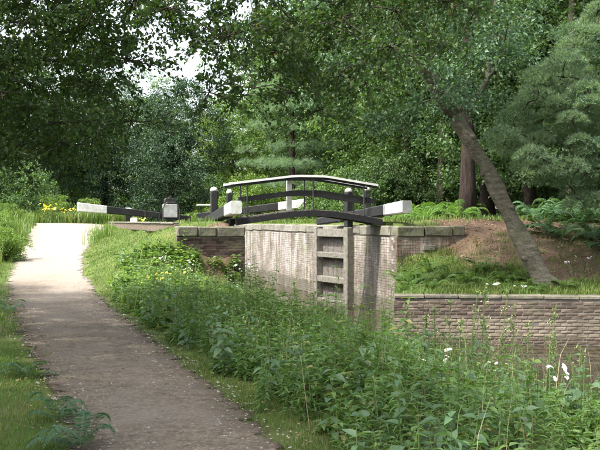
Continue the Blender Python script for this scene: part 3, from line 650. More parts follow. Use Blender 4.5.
def proto_tree(name, hgt, crown_z, rx, rz, n_cl, n_lf, ll, leafm, barkm, tr=0.22, lean=0.0, seed=0, crad=(0.6,1.0), fill=0.55):
    """tree at the origin: a tapering trunk with limbs, leaf clumps through the crown"""
    global rng; rng = np.random.default_rng(seed)
    root = thing(name, '', 'tree'); pts = []; rad = []
    for i in range(9):
        f = i/8; pts.append((lean*f*f*hgt + rng.normal(0, 0.05), rng.normal(0, 0.05), -0.25 + f*(crown_z + rz*0.5 + 0.25))); rad.append(tr*(1.35 if i == 0 else 1)*(1-0.78*f))
    mb = MB(); mb.tube(pts, rad, 9, wob=0.06)
    d = unit(rng.normal(size=(n_cl,3))); q = rng.uniform(0, 1, n_cl)**fill
    cl = d*q[:,None]*np.array([rx,rx,rz])*np.array([1,1,1]) + np.array([lean*hgt*0.8, 0, crown_z]); wob = 1 + 0.25*np.sin(3*np.arctan2(d[:,1], d[:,0]) + 2*d[:,2]*3)
    cl[:,:2] = (cl[:,:2] - [lean*hgt*.8, 0])*wob[:,None] + [lean*hgt*.8, 0]
    limbs_to([cl[i] for i in range(0, n_cl, 2)], pts, rad, mb)
    mb.obj('trunk', barkm, root, True); lv = Leaves()
    for c in cl: clump_leaves(lv, c, rng.uniform(*crad), n_lf, ll)
    lv.obj('crown', leafm, root); return root
PROTO = {}
def put(kind, x, y, label, scale=1.0, rz=None, group=None, name=None, dz=0.0):
    src, used = PROTO[kind]; z = H1(x, y) + dz; rz = random.uniform(0, 6.28) if rz is None else rz
    if not used: PROTO[kind][1] = True; o = src; o.location = (x,y,z); o.rotation_euler = (0,0,rz); o.scale = scale if hasattr(scale, '__len__') else (scale,)*3; o['label'] = label
    else: o = copy_thing(src, label, (x,y,z), rz, scale)
    if group: o['group'] = group
    if name: o.name = name
    return o

random.seed(3)
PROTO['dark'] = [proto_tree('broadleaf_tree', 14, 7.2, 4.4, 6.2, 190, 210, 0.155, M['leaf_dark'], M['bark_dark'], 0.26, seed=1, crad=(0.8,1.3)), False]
PROTO['deep'] = [proto_tree('broadleaf_tree', 13, 6.4, 4.6, 6.2, 190, 210, 0.15, M['leaf_shaded'], M['bark_dark'], 0.26, seed=8, crad=(0.8,1.3)), False]  # crown carries its shade in the leaf colour
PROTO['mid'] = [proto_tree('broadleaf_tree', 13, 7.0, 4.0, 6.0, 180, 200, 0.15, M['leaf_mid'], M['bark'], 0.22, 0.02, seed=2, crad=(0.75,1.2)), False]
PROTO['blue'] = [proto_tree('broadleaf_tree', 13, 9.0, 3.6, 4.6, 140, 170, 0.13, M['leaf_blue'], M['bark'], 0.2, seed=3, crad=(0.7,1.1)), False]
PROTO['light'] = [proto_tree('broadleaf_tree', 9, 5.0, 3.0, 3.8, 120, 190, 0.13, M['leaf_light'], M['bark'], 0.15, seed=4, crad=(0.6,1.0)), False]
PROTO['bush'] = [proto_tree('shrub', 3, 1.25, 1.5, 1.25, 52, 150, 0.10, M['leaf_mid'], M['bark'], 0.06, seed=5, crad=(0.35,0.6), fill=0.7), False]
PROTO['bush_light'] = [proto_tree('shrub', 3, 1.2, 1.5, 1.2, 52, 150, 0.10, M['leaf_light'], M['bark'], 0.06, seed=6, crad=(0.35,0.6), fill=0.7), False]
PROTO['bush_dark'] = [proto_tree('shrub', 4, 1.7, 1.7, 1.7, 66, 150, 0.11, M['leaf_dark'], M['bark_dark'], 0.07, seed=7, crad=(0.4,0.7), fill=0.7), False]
for k in ('bush', 'bush_light', 'bush_dark'): PROTO[k][0]['category'] = 'shrub'
def X(px, d): return (px-300)/900*d

# ------------------------------------------------------------------ trees behind the lock and in the wood
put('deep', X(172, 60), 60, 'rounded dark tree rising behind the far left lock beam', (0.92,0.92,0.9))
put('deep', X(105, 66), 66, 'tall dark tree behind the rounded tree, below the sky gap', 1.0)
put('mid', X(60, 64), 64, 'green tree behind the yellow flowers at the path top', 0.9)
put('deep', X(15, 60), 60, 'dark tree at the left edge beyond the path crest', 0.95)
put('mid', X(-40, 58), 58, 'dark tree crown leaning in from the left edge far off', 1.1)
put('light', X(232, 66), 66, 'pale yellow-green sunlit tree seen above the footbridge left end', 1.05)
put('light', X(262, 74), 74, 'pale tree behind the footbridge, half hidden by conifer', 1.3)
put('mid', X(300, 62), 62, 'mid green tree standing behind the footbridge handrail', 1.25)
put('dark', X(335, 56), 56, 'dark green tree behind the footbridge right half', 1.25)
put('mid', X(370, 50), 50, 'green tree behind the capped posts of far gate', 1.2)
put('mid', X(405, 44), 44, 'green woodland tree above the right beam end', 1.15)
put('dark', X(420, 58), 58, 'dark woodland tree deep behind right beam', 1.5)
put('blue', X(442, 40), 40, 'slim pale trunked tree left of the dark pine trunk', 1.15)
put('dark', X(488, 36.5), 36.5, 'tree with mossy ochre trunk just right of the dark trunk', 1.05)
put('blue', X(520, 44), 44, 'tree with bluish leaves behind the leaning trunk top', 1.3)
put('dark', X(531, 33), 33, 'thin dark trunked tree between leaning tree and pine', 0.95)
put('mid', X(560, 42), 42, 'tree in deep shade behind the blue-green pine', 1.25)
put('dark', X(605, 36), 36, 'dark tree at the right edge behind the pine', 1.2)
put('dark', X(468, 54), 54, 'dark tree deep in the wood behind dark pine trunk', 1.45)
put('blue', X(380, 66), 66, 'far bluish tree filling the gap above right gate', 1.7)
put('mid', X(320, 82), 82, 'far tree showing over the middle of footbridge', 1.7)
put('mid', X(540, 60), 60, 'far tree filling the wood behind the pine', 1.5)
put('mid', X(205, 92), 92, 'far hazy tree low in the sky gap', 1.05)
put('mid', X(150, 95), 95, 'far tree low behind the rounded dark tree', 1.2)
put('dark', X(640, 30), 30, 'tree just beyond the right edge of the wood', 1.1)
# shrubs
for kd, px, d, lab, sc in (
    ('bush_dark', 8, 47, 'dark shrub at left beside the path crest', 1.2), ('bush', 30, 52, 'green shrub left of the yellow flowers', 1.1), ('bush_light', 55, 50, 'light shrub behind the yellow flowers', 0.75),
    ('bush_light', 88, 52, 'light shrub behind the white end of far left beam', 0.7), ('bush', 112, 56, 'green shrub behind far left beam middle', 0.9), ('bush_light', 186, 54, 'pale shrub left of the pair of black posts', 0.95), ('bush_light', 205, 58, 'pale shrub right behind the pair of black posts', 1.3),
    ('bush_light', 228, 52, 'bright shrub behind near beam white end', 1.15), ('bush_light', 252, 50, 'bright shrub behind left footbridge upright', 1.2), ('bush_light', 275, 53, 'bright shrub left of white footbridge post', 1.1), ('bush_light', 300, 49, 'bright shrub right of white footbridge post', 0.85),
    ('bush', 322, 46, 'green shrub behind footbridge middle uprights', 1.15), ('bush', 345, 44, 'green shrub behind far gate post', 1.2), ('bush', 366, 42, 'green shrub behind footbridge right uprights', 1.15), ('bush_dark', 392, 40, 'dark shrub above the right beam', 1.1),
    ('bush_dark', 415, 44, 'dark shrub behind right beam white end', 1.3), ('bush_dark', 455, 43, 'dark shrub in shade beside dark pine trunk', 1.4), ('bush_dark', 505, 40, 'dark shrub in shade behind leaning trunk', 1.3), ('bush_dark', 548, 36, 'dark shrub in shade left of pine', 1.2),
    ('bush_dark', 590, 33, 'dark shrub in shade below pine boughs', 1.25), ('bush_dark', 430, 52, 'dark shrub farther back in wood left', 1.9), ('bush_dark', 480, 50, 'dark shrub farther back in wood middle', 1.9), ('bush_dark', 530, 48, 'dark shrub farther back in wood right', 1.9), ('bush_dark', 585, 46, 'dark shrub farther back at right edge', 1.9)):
    put(kd, X(px, d), d, lab, sc, dz=-0.15)
for i, (px, d, lab) in enumerate([(4, 27, 'light leafy shrub at left edge beside the path'), (-4, 33, 'light shrub at left edge farther up the path'), (12, 41, 'low light shrub left of the path crest')]): put('bush_light', X(px, d), d, lab, (0.58,0.58,0.52), dz=-0.2)
# the tall dark pine trunk and the thin trunks of the wood
def pole_tree(px, d, r, lab, barkm, lean=0.0, hgt=13, seed=0):
    global rng; rng = np.random.default_rng(seed); x = X(px, d); g = thing('woodland_tree', lab, 'tree', (x, d, H1(x, d)))
    pts = [(lean*f*hgt + rng.normal(0, .04), rng.normal(0, .04), -0.3 + f*hgt) for f in np.linspace(0, 1, 10)]; rad = [r*(1.45 if i == 0 else 1.12 if i == 1 else 1)*(1-0.07*i) for i in range(10)]
    mb = MB(); mb.tube(pts, rad, 10, wob=0.05)
    cl = [np.array([lean*hgt + rng.normal(0, 1.5), rng.normal(0, 1.5), hgt*rng.uniform(0.6, 1.05)]) for _ in range(34)]; limbs_to(cl, pts, rad, mb); mb.obj('trunk', barkm, g, True)
    lv = Leaves()
    for c in cl: clump_leaves(lv, c, rng.uniform(.7, 1.1), 90, 0.15)
    lv.obj('crown', M['leaf_dark'], g)
pole_tree(467, 31, 0.26, 'tall dark reddish trunk standing upright at the top of the bank', M['bark_dark'], 0.0, 13, 31)
pole_tree(572, 28.5, 0.17, 'pale upright trunk below the pine boughs at right', M['bark'], 0.0, 12, 32)
pole_tree(424, 46, 0.16, 'thin grey trunk in the wood left of slim pale trunk', M['bark'], 0.01, 14, 33)
pole_tree(451, 47, 0.15, 'thin trunk in wood just left of dark trunk', M['bark_pale'], -0.01, 14, 34)
pole_tree(545, 38, 0.12, 'thin trunk in shade between leaning tree and right trunk', M['bark_dark'], 0.01, 13, 35)

# leaning tree
rng = np.random.default_rng(41)
base = P(545, 287, 20.2); base[2] = H1(base[0], base[1])
lt = thing('leaning_tree', 'tree with thick bare trunk leaning left over the canal wall', 'tree', tuple(base))
tp = [P(552, 296, 20.2), P(541, 278, 20.2), P(522, 240, 20.25), P(503, 200, 20.3), P(484, 163, 20.4), P(463, 130, 20.5), P(444, 100, 20.5)]
tp = [p - base for p in tp]; tr_ = [0.36, 0.25, 0.205, 0.18, 0.165, 0.16, 0.15]
fi = np.linspace(0, 6, 25); tq = [np.array([np.interp(v, range(7), [p[a_] for p in tp]) for a_ in range(3)]) + rng.normal(0, 0.016, 3)*(v > .5) for v in fi]; rq = [float(np.interp(v, range(7), tr_))*(1 + 0.10*math.sin(v*4.1)*(v > .6) + rng.normal(0, .03)) for v in fi]
mb = MB(); mb.tube(tq, rq, 16, wob=0.03)
for v_, a_ in ((6, (-.8,-.6,.1)), (11, (.5,-.85,.2)), (15, (-.9,-.3,-.2)), (19, (.4,-.9,.1))): mb.tube([tq[v_], tq[v_] + np.array(a_)*rq[v_]*1.12, tq[v_] + np.array(a_)*rq[v_]*1.3], [0.10, 0.07, 0.03], 8)
top = tp[-1]; limbL = [tp[-1]+(tp[-2]-tp[-1])*0.5, top, P(425, 70, 20)-base, P(395, 30, 19.6)-base, P(370, -20, 19.2)-base]; limbR = [tp[-1]+(tp[-2]-tp[-1])*0.4, P(472, 104, 20.7)-base, P(487, 80, 21)-base, P(492, 30, 21.5)-base, P(500, -40, 22)-base]
mb.tube(limbL, [0.17, 0.16, 0.12, 0.09, 0.06], 9, wob=.04); mb.tube(limbR, [0.085, 0.07, 0.06, 0.045, 0.03], 9, wob=.04)
cl_low = [P(*q)-base for q in ((430, 100, 19.6), (452, 88, 19.4), (415, 108, 19.8), (470, 84, 19.6), (398, 118, 20.2), (484, 96, 21.2), (440, 78, 19), (380, 122, 20.5), (360, 116, 20))]
for a_, b_ in (((552, 296), (575, 300)), ((548, 296), (528, 300)), ((550, 294), (560, 301))):
    mb.tube([P(*a_, 20.15)-base + np.array([0,0,0.2]), (P(*a_, 20.15)+P(*b_, 19.95))/2-base, P(*b_, 19.9)-base - np.array([0,0,.1])], [0.15, 0.10, 0.04], 7)
cl = []
for _ in range(150):
    px, py = rng.uniform(300, 530), rng.uniform(-190, 105)
    lim = 85 + 25*math.sin(px*0.045) - max(0, px-490)*0.5
    if py > lim: continue
    cl.append(P(px, py, rng.uniform(17.5, 24)) - base)
cl += cl_low
limbs_to(cl, limbL + limbR, [0.1]*10, mb); mb.obj('trunk', M['bark_pale'], lt, True)
lv = Leaves()
for c in cl: clump_leaves(lv, c, rng.uniform(.55, .95), 260, 0.095)
lv.obj('crown', M['leaf_blue'], lt)

# pine at right
rng = np.random.default_rng(51)
pb_ = np.array([X(622, 21.5), 21.5, 0]); pb_[2] = H1(pb_[0], pb_[1])
pt = thing('pine_tree', 'blue-green pine with soft needle boughs at the right edge', 'pine tree', tuple(pb_))
tp = [np.array([0.02*i, 0, -0.3 + 1.1*i]) for i in range(9)]; tr_ = [0.26 - 0.024*i for i in range(9)]
mb = MB(); mb.tube(tp, tr_, 10, wob=.04)
cl = []; big = []
outl = [(600, 18), (565, 30), (545, 60), (520, 78), (500, 98), (492, 120), (486, 140), (500, 165), (520, 178), (545, 195), (575, 205), (600, 215)]
for _ in range(900):
    px, py = rng.uniform(480, 740), rng.uniform(-30, 215)
    xl = np.interp(py, [-30, 10, 60, 98, 125, 142, 165, 195, 215], [640, 590, 545, 512, 497, 490, 512, 555, 600])
    if px < xl + 8: continue
    c = P(px, py, rng.uniform(19.3, 23.0)) - pb_
    if all(np.linalg.norm(c-q) > rng.uniform(0.3, 0.62) for q in cl): cl.append(c)
limbs_to(cl, tp, tr_, mb, 0.018); mb.obj('trunk', M['bark_dark'], pt, True)
lv = Leaves()
for c in cl: needle_clump(lv, c, rng.uniform(.26, .58), 200, 0.105, 8, 0.85)
lv.obj('needles', M['needle'], pt)
lv = Leaves()
for _ in range(9):
    c = P(rng.uniform(528, 538), rng.uniform(148, 168), 20.6) - pb_; needle_clump(lv, c, 0.14, 30, 0.1)
lv.obj('dry_needles', M['needle_brown'], pt)

# conifer behind the footbridge
rng = np.random.default_rng(52); x_ = X(292, 52)
cf = thing('conifer', 'bluish conifer with layered boughs behind the footbridge', 'conifer', (x_, 52, H1(x_, 52)))
mb = MB(); tp = [np.array([0, 0, -0.3+1.3*i]) for i in range(10)]; tr_ = [0.24-0.022*i for i in range(10)]; mb.tube(tp, tr_, 8)
cl = []
for i in range(130):
    z = rng.uniform(1.6, 11.5); r_ = (1-z/13)*4.2*rng.uniform(.25, 1); a_ = rng.uniform(0, 6.28); cl.append(np.array([r_*math.cos(a_), r_*math.sin(a_), round(z/1.1)*1.1 + rng.normal(0, .12) - 0.08*r_]))
limbs_to(cl[::2], tp, tr_, mb); mb.obj('trunk', M['bark_dark'], cf, True); lv = Leaves()
for c in cl: needle_clump(lv, c, rng.uniform(.5, .8), 70, 0.28, 6)
lv.obj('needles', M['needle'], cf)

# near oaks whose boughs hang over the path
def near_oak(label, foot, trunk, trad, cl, crad, nl, ll, seed, leafm='oak'):
    global rng; rng = np.random.default_rng(seed); g = thing('oak_tree', label, 'tree', foot); f = np.array(foot); mb = MB()
    tp = [np.array(p) for p in trunk]; mb.tube(tp, trad, 12, wob=.05); cl = [c - f for c in cl]; limbs_to(cl, tp, trad, mb, 0.01, 4)
    lv = Leaves()
    for c in cl: clump_leaves(lv, c, rng.uniform(*crad), nl, ll, flat=0.7, droop=0.35, twigs=11, wood=mb, jit=0.075)
    mb.obj('trunk', M['bark'], g, True)
    lv.obj('crown', M[leafm], g)
rng = np.random.default_rng(61); cl = []
for _ in range(900):
    px, py = rng.uniform(-330, 160), rng.uniform(-330, 175)
    lim = np.interp(px, [-330, -60, 0, 40, 70, 110, 135, 150, 160], [60, 150, 160, 150, 145, 135, 110, 40, -20]) + 14*math.sin(px*0.21)
    d = rng.uniform(8.3 if px < -60 else 10.5, 16)
    if py > lim or (px > 105 and rng.random() < 0.35): continue
    c = P(px, py, d)
    if c[2] < 3.1 or c[0] < -10 or c[2] > 8.5: continue
    if all(np.linalg.norm(c-q) > 0.52 for q in cl): cl.append(c)
fx = (-7.4, 11.0, H1(-7.4, 11.0))
near_oak('large dark oak hanging over the path from the left edge', fx, [(0,0,-.3), (0.1,0,1.2), (0.2,.1,2.6), (.3,.1,4.0), (.5,.2,5.4), (.7,.3,6.6)], [0.55,.42,.38,.33,.27,.2], cl, (.45,.72), 330, 0.075, 62)
rng = np.random.default_rng(63); cl = []
for _ in range(560):
    px, py = rng.uniform(150, 480), rng.uniform(-130, 150)
    lim = np.interp(px, [150, 175, 200, 235, 250, 290, 320, 340, 380, 420, 480], [5, 12, 75, 95, 60, 100, 125, 90, 70, 50, 10]) + 22*math.sin(px*0.16)
    d = rng.uniform(10, 15.5)
    if py > lim: continue
    if px < 245 and rng.random() < 0.4: continue
    c = P(px, py, d)
    if c[2] > 7.2: continue
    if all(np.linalg.norm(c-q) > 0.55 for q in cl): cl.append(c)
fx = (4.6, 4.2, H1(4.6, 4.2))
near_oak('oak whose leafy boughs hang down at the top middle', fx, [(0,0,-.3), (-.1,.1,1.4), (-.3,.4,3), (-.8,1.2,4.3), (-1.6,2.6,5.2), (-2.6,4.4,5.6), (-3.6,6.2,5.5)], [0.5,.36,.32,.26,.2,.14,.08], cl, (.40,.62), 250, 0.072, 64)
# trees outside the frame on the left that shade the lower path
put('dark', -11.5, 15.5, 'dark tree left of the frame beside the lower path', 0.8)
put('dark', -5.6, 4.6, 'dark tree left of the frame near the viewer', (0.9,0.9,0.85), dz=1.2)
put('dark', -8.5, 0.5, 'dark tree left behind the viewer', (0.9,0.9,0.85))
for i in range(15):
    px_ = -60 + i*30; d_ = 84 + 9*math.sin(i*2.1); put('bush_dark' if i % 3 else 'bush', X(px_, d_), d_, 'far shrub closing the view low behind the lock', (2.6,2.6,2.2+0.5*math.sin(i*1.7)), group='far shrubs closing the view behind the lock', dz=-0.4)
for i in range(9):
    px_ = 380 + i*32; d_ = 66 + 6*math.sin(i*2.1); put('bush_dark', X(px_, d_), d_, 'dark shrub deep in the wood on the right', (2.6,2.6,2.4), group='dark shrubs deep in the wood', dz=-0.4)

# ------------------------------------------------------------------ low plants
def scatter(n, fn, box, seed):
    r = np.random.default_rng(seed); x = r.uniform(box[0], box[1], n); y = r.uniform(box[2], box[3], n); keep = r.random(n) < fn(x, y); return x[keep], y[keep]
front_y = np.array([3, 5, 6.3, 8.5, 12.1, 16, 20, 23.2, 24.0]); front_x = np.array([1.6, 0.85, 0.38, -0.38, -1.62, -3.0, -4.15, -4.55, -4.2])
def weed_mask(x, y):
    f = np.interp(y, front_y, front_x) - 0.16*(1-sm(7, 9, y)); d = sdist(x, y, POLY); s_ = (x-A0[0])*U[0] + (y-A0[1])*U[1]
    return ((x > f + 0.12*np.sin(3*y)) & (d > -0.25) & (y < 24.1) & (y > 4.5) & (s_ < PIER_S - 0.12) & ~((x > 1.2) & (y > 17.6)) & ~((x > 4) & (y > 14.6)) & (x < 9 - 0.3*y + 4)) * 1.0
def weeds(name, label, n, seed, mat, hr, pairs, ll, lw, droop, mask=weed_mask, box=(-5, 8, 4.8, 24.2), nleaf=2, stemr=0.006, near4=12.0, hmul=None):
    """upright stems with leaves in pairs"""
    global rng; rng = np.random.default_rng(seed); x, y = scatter(n, mask, box, seed); z = height(x, y); k = len(x); h = rng.uniform(*hr, k)
    if hmul is not None: h = h*hmul(x, y)
    lean = rng.normal(0, 0.17, (k,2)); lv = Leaves(); st = Leaves(); P0 = np.stack([x, y, z-0.03], 1); T = P0 + np.stack([lean[:,0]*h, lean[:,1]*h, h], 1)
    D = T-P0; A = unit(D); S = unit(np.cross(A, rng.normal(size=(k,3))))*stemr
    V = np.stack([P0-S, P0+S, T+S*.3, T-S*.3], 1).reshape(-1,3); F = (np.arange(k)*4)[:,None,None] + np.array([[0,1,2],[0,2,3]])[None]; st.raw(V, F.reshape(-1,3), np.repeat(rng.random(k), 2))
    phi = rng.uniform(0, 6.28, k); pr = np.clip(0.45*rng.random(k) + 0.55*(0.5+0.5*np.sin(2.3*x+1.7*np.sin(1.9*y))*np.cos(1.6*y-0.9*x)), 0, 1)
    for j in range(pairs):
        f = 0.18 + 0.82*(j+rng.uniform(0, .5, k))/pairs; b = P0 + D*f[:,None]; a0 = phi + j*1.57 + rng.normal(0, .35, k)
        for sg in (0, math.pi):
            a_ = a0 + sg; A_ = unit(np.stack([np.cos(a_), np.sin(a_), rng.normal(0.25, .3, k) - droop*(1-f)], 1)); Nn = unit(np.stack([rng.normal(0,.3,k)-.3*np.cos(a_), rng.normal(0,.3,k)-.3*np.sin(a_), np.ones(k)], 1))
            sz = ll*(1.15-0.6*np.abs(f-0.45))*rng.uniform(.7, 1.25, k); r_ = np.clip(0.6*pr + 0.4*rng.random(k), 0, 1)
            nr = y < near4
            for m_, nn in ((nr, 4), (~nr, 2)):
                if m_.any(): lv.add(b[m_], A_[m_], Nn[m_], sz[m_], sz[m_]*lw, 0.2, nn, 0.22, r_[m_])
    o = lv.obj(name, mat); tag(o, label, None, kind='stuff')
    s_ = st.obj('stems', M['stem'], o); tag(s_, kind='stuff')
    return T
_cr = np.random.default_rng(5); CLX = _cr.uniform(-5, 6, 150); CLY = _cr.uniform(4.5, 24.5, 150); CLH = _cr.uniform(0.62, 1.32, 150); CLK = _cr.random(150)
def nearest_clump(x, y):
    d = np.hypot(x[:,None]-CLX, y[:,None]-CLY); k = d.argmin(1); return k, d.min(1)
def clumpy(x, y):      # rounded heaps about a metre across, each of its own height
    k, d = nearest_clump(x, y); return CLH[k]*(1.08 - 0.38*sm(0.1, 0.75, d))
def kind_mask(lo, hi, base=0.25):
    return lambda x, y: weed_mask(x, y)*np.where((CLK[nearest_clump(x, y)[0]] >= lo) & (CLK[nearest_clump(x, y)[0]] < hi), 1.0, base)
def hm(x, y):      # taller in the middle of the bank, lower by the verge
    f = np.interp(y, front_y, front_x); e = sm(0, 0.9, x-f); d = sdist(x, y, POLY); return (0.42+0.58*e)*(0.85+0.15*sm(0, .6, d))*clumpy(x, y)*(1 - 0.55*sm(0.3, 3.4, x))*(1 - 0.12*sm(11, 14, y))*(1 - 0.42*sm(20, 22.5, y))
tips = weeds('nettle_thicket', 'dense nettles and balsam covering the canal bank', 9500, 71, M['nettle'], (0.36, 0.92), 9, 0.088, 0.44, 0.2, hmul=hm, mask=kind_mask(0, .5, .3))
weeds('willowherb_stand', 'feathery narrow-leaved weeds among the nettles', 7000, 72, M['willow'], (0.42, 1.08), 13, 0.078, 0.2, 0.1, hmul=hm, mask=kind_mask(.4, .8, .3))
weeds('balsam_patch', 'lighter yellow-green leafy weeds in patches on the bank', 5200, 75, M['balsam'], (0.4, 0.95), 8, 0.11, 0.36, 0.3, hmul=hm, mask=kind_mask(.75, 1.0, .06))
weeds('broad_leaved_weeds', 'broad-leaved low weeds along the bank edge', 2600, 73, M['dock'], (0.25, 0.72), 5, 0.125, 0.5, 0.35, hmul=lambda x, y: 1.0)
def pier_mask(x, y): return weed_mask(x, y) * ((x > -4.4) & (x < -1.6) & (y > 20.2)) * np.where(x < -2.6, 1.0, 0.6)
weeds('comfrey_patch', 'grey-green leafy weeds heaped against the dark brick pier', 620, 74, M['balsam'], (0.18, 0.4), 7, 0.17, 0.42, 0.3, mask=pier_mask, box=(-5, -1, 20, 24.2))

def grass(name, label, n, seed, mask, box, hr, wd, mat='grass', lean=0.5):
    global rng; rng = np.random.default_rng(seed); x, y = scatter(n, mask, box, seed); z = height(x, y, False); k = len(x); h = rng.uniform(*hr, k); a_ = rng.uniform(0, 6.28, k); l_ = rng.uniform(.1, lean, k)*h
    P0 = np.stack([x, y, z-0.01], 1); S = np.stack([-np.sin(a_), np.cos(a_), 0*a_], 1)*(wd*(0.7+0.02*y))[:,None]; m_ = P0 + np.stack([np.cos(a_)*l_*.35, np.sin(a_)*l_*.35, h*.6], 1); T = P0 + np.stack([np.cos(a_)*l_, np.sin(a_)*l_, h*(1-.25*l_/h)], 1)
    V = np.stack([P0-S, P0+S, m_+S*.7, m_-S*.7, T], 1).reshape(-1,3); F = (np.arange(k)*5)[:,None,None] + np.array([[0,1,2],[0,2,3],[3,2,4]])[None]
    cl_ = 0.5 + 0.5*np.sin(x*3.1 + 1.3*np.sin(y*2.2)); r_ = np.clip(0.5*cl_ + 0.55*rng.random(k), 0, 0.999)
    lv = Leaves(); lv.raw(V, F.reshape(-1,3), np.repeat(r_, 3)); tag(lv.obj(name, M[mat]), label, None, kind='stuff')
def pd(x, y): return (np.abs(x-path_x(y)) - path_w(y) + 0.06*np.sin(7*y) + 0.05*np.sin(3.3*y+1))
def left_mask(x, y):
    b = 0.5+0.5*np.sin(1.7*y + 0.9*x) ; return ((x < path_x(y)) & (pd(x, y) > -0.05)) * (0.55 + 0.45*b) * sm(-0.05, 0.2, pd(x, y) + 0.1)
grass('verge_grass', 'short green grass on the left verge', 110000, 81, left_mask, (-4.6, -1, 5.2, 12), (0.02, 0.06), 0.0032)
grass('verge_grass', 'rough grass along the left edge farther up', 80000, 82, left_mask, (-13, -3.5, 12, 42), (0.05, 0.16), 0.005)
def right_mask(x, y):
    f = np.interp(y, front_y, front_x); return ((x > path_x(y)) & (pd(x, y) > -0.03) & (x < f+0.25)) * np.clip(0.4 + 0.6*sm(8, 12, y) + 0.35*np.sin(4*y+2*x), 0.1, 1)
grass('verge_grass', 'thin worn grass strip between path and weeds', 150000, 83, right_mask, (-5, 1.6, 5, 20), (0.02, 0.06), 0.0032)
grass('verge_grass', 'short grass strip beside the weeds nearest the viewer', 90000, 91, lambda x, y: ((x > path_x(y)) & (pd(x, y) > -0.16) & (x < np.interp(y, front_y, front_x)+0.3)) * np.clip(0.55 + 0.5*np.sin(5*y+3*x)*np.sin(2.3*y-4*x), 0.08, 1)*sm(-0.18, 0.12, pd(x, y)), (-2.6, 1.4, 5, 11), (0.02, 0.065), 0.0032)
grass('path_edge_tufts', 'ragged grass tufts creeping over the path edges', 60000, 92, lambda x, y: (np.abs(pd(x, y) + 0.12) < 0.2)*(np.sin(6.1*y)*np.sin(2.7*y+1) + 0.4*np.sin(13*y) > 0.15)*0.9, (-7, 0.6, 5, 19), (0.02, 0.07), 0.0032)
def bank_mask(x, y):
    s_ = (x-A0[0])*U[0] + (y-A0[1])*U[1]; t_ = (x-A0[0])*N[0] + (y-A0[1])*N[1]; return ((x > path_x(y)) & (pd(x, y) > 0) & (t_ < -3.8 - 0.03*s_) & ((s_ > PIER_S) | (x < np.interp(y, front_y, front_x)+.2))) * 1.0
grass('bank_grass', 'mown bright grass on the bank up to the lock', 150000, 84, bank_mask, (-12, -3, 19, 42), (0.025, 0.075), 0.005)
def lock_mask(x, y):
    s_ = (x-A0[0])*U[0] + (y-A0[1])*U[1]; t_ = (x-A0[0])*N[0] + (y-A0[1])*N[1]; return (((t_ > -3.6-.03*s_) & (t_ < -2.5)) | ((t_ > 2.75) & (t_ < 9))) & (s_ > -3.2)
grass('lockside_grass', 'sunlit grass on both sides of the lock', 60000, 85, lambda x, y: lock_mask(x, y)*1.0, (-13, 12, 24, 48), (0.05, 0.22), 0.008)
def slope_mask(x, y): return ((sdist(x, y, POLY) > 0.0) & (y > 19.4-.09*(x-2.2))) * (1-sm(0.4, 0.95, soil_mask(x, y) + 0.25*np.sin(6*x+4*y)*np.sin(3*x-5*y))) * 1.0 + 0.07*(x > 2.7)
grass('slope_grass', 'yellow-green grass and moss on the right bank', 60000, 86, slope_mask, (1.9, 9, 19.2, 25.15), (0.05, 0.20), 0.005, lean=1.0)

grass('bank_reed_grass', 'long pale grass blades mixed among the bank weeds', 5000, 90, lambda x, y: weed_mask(x, y)*(np.sin(2.1*x+1.3*y) > -0.3), (-5, 6, 4.8, 24), (0.4, 0.95), 0.0035, lean=0.7)
grass('dry_stems', 'dead straw-coloured stems among the bank weeds', 900, 93, weed_mask, (-5, 6, 4.8, 24), (0.5, 1.0), 0.003, mat='dry_stem', lean=0.6)
# tussocks of tall grass
def tall_mask(x, y): return (((x-path_x(y)) < -1.35) & ((x-path_x(y)) > -3.6)) * 0.5
grass('tall_grass', 'tall pale grass at the left edge of the upper path', 26000, 87, tall_mask, (-14, -6.5, 21, 42), (0.35, 0.85), 0.008, lean=0.45)
def tuft_mask(x, y):
    c = P(92, 240, 31.5); c2 = P(100, 236, 33); return (np.hypot(x-c[0], y-c[1]) < .35) | (np.hypot(x-c2[0], (y-c2[1])*.6) < .45)
grass('tall_grass', 'ragged tall grass tuft standing right of the path', 2200, 88, lambda x, y: tuft_mask(x, y)*1.0, (-9, -5.5, 30, 35), (0.35, 0.8), 0.007)
def crest_mask(x, y): return (np.abs(x - X(75, 45)) < 2.6)*1.0
grass('tall_grass', 'green growth below the yellow flowers at the crest', 12000, 89, crest_mask, (-16, -8, 45, 49), (0.3, 0.75), 0.012)

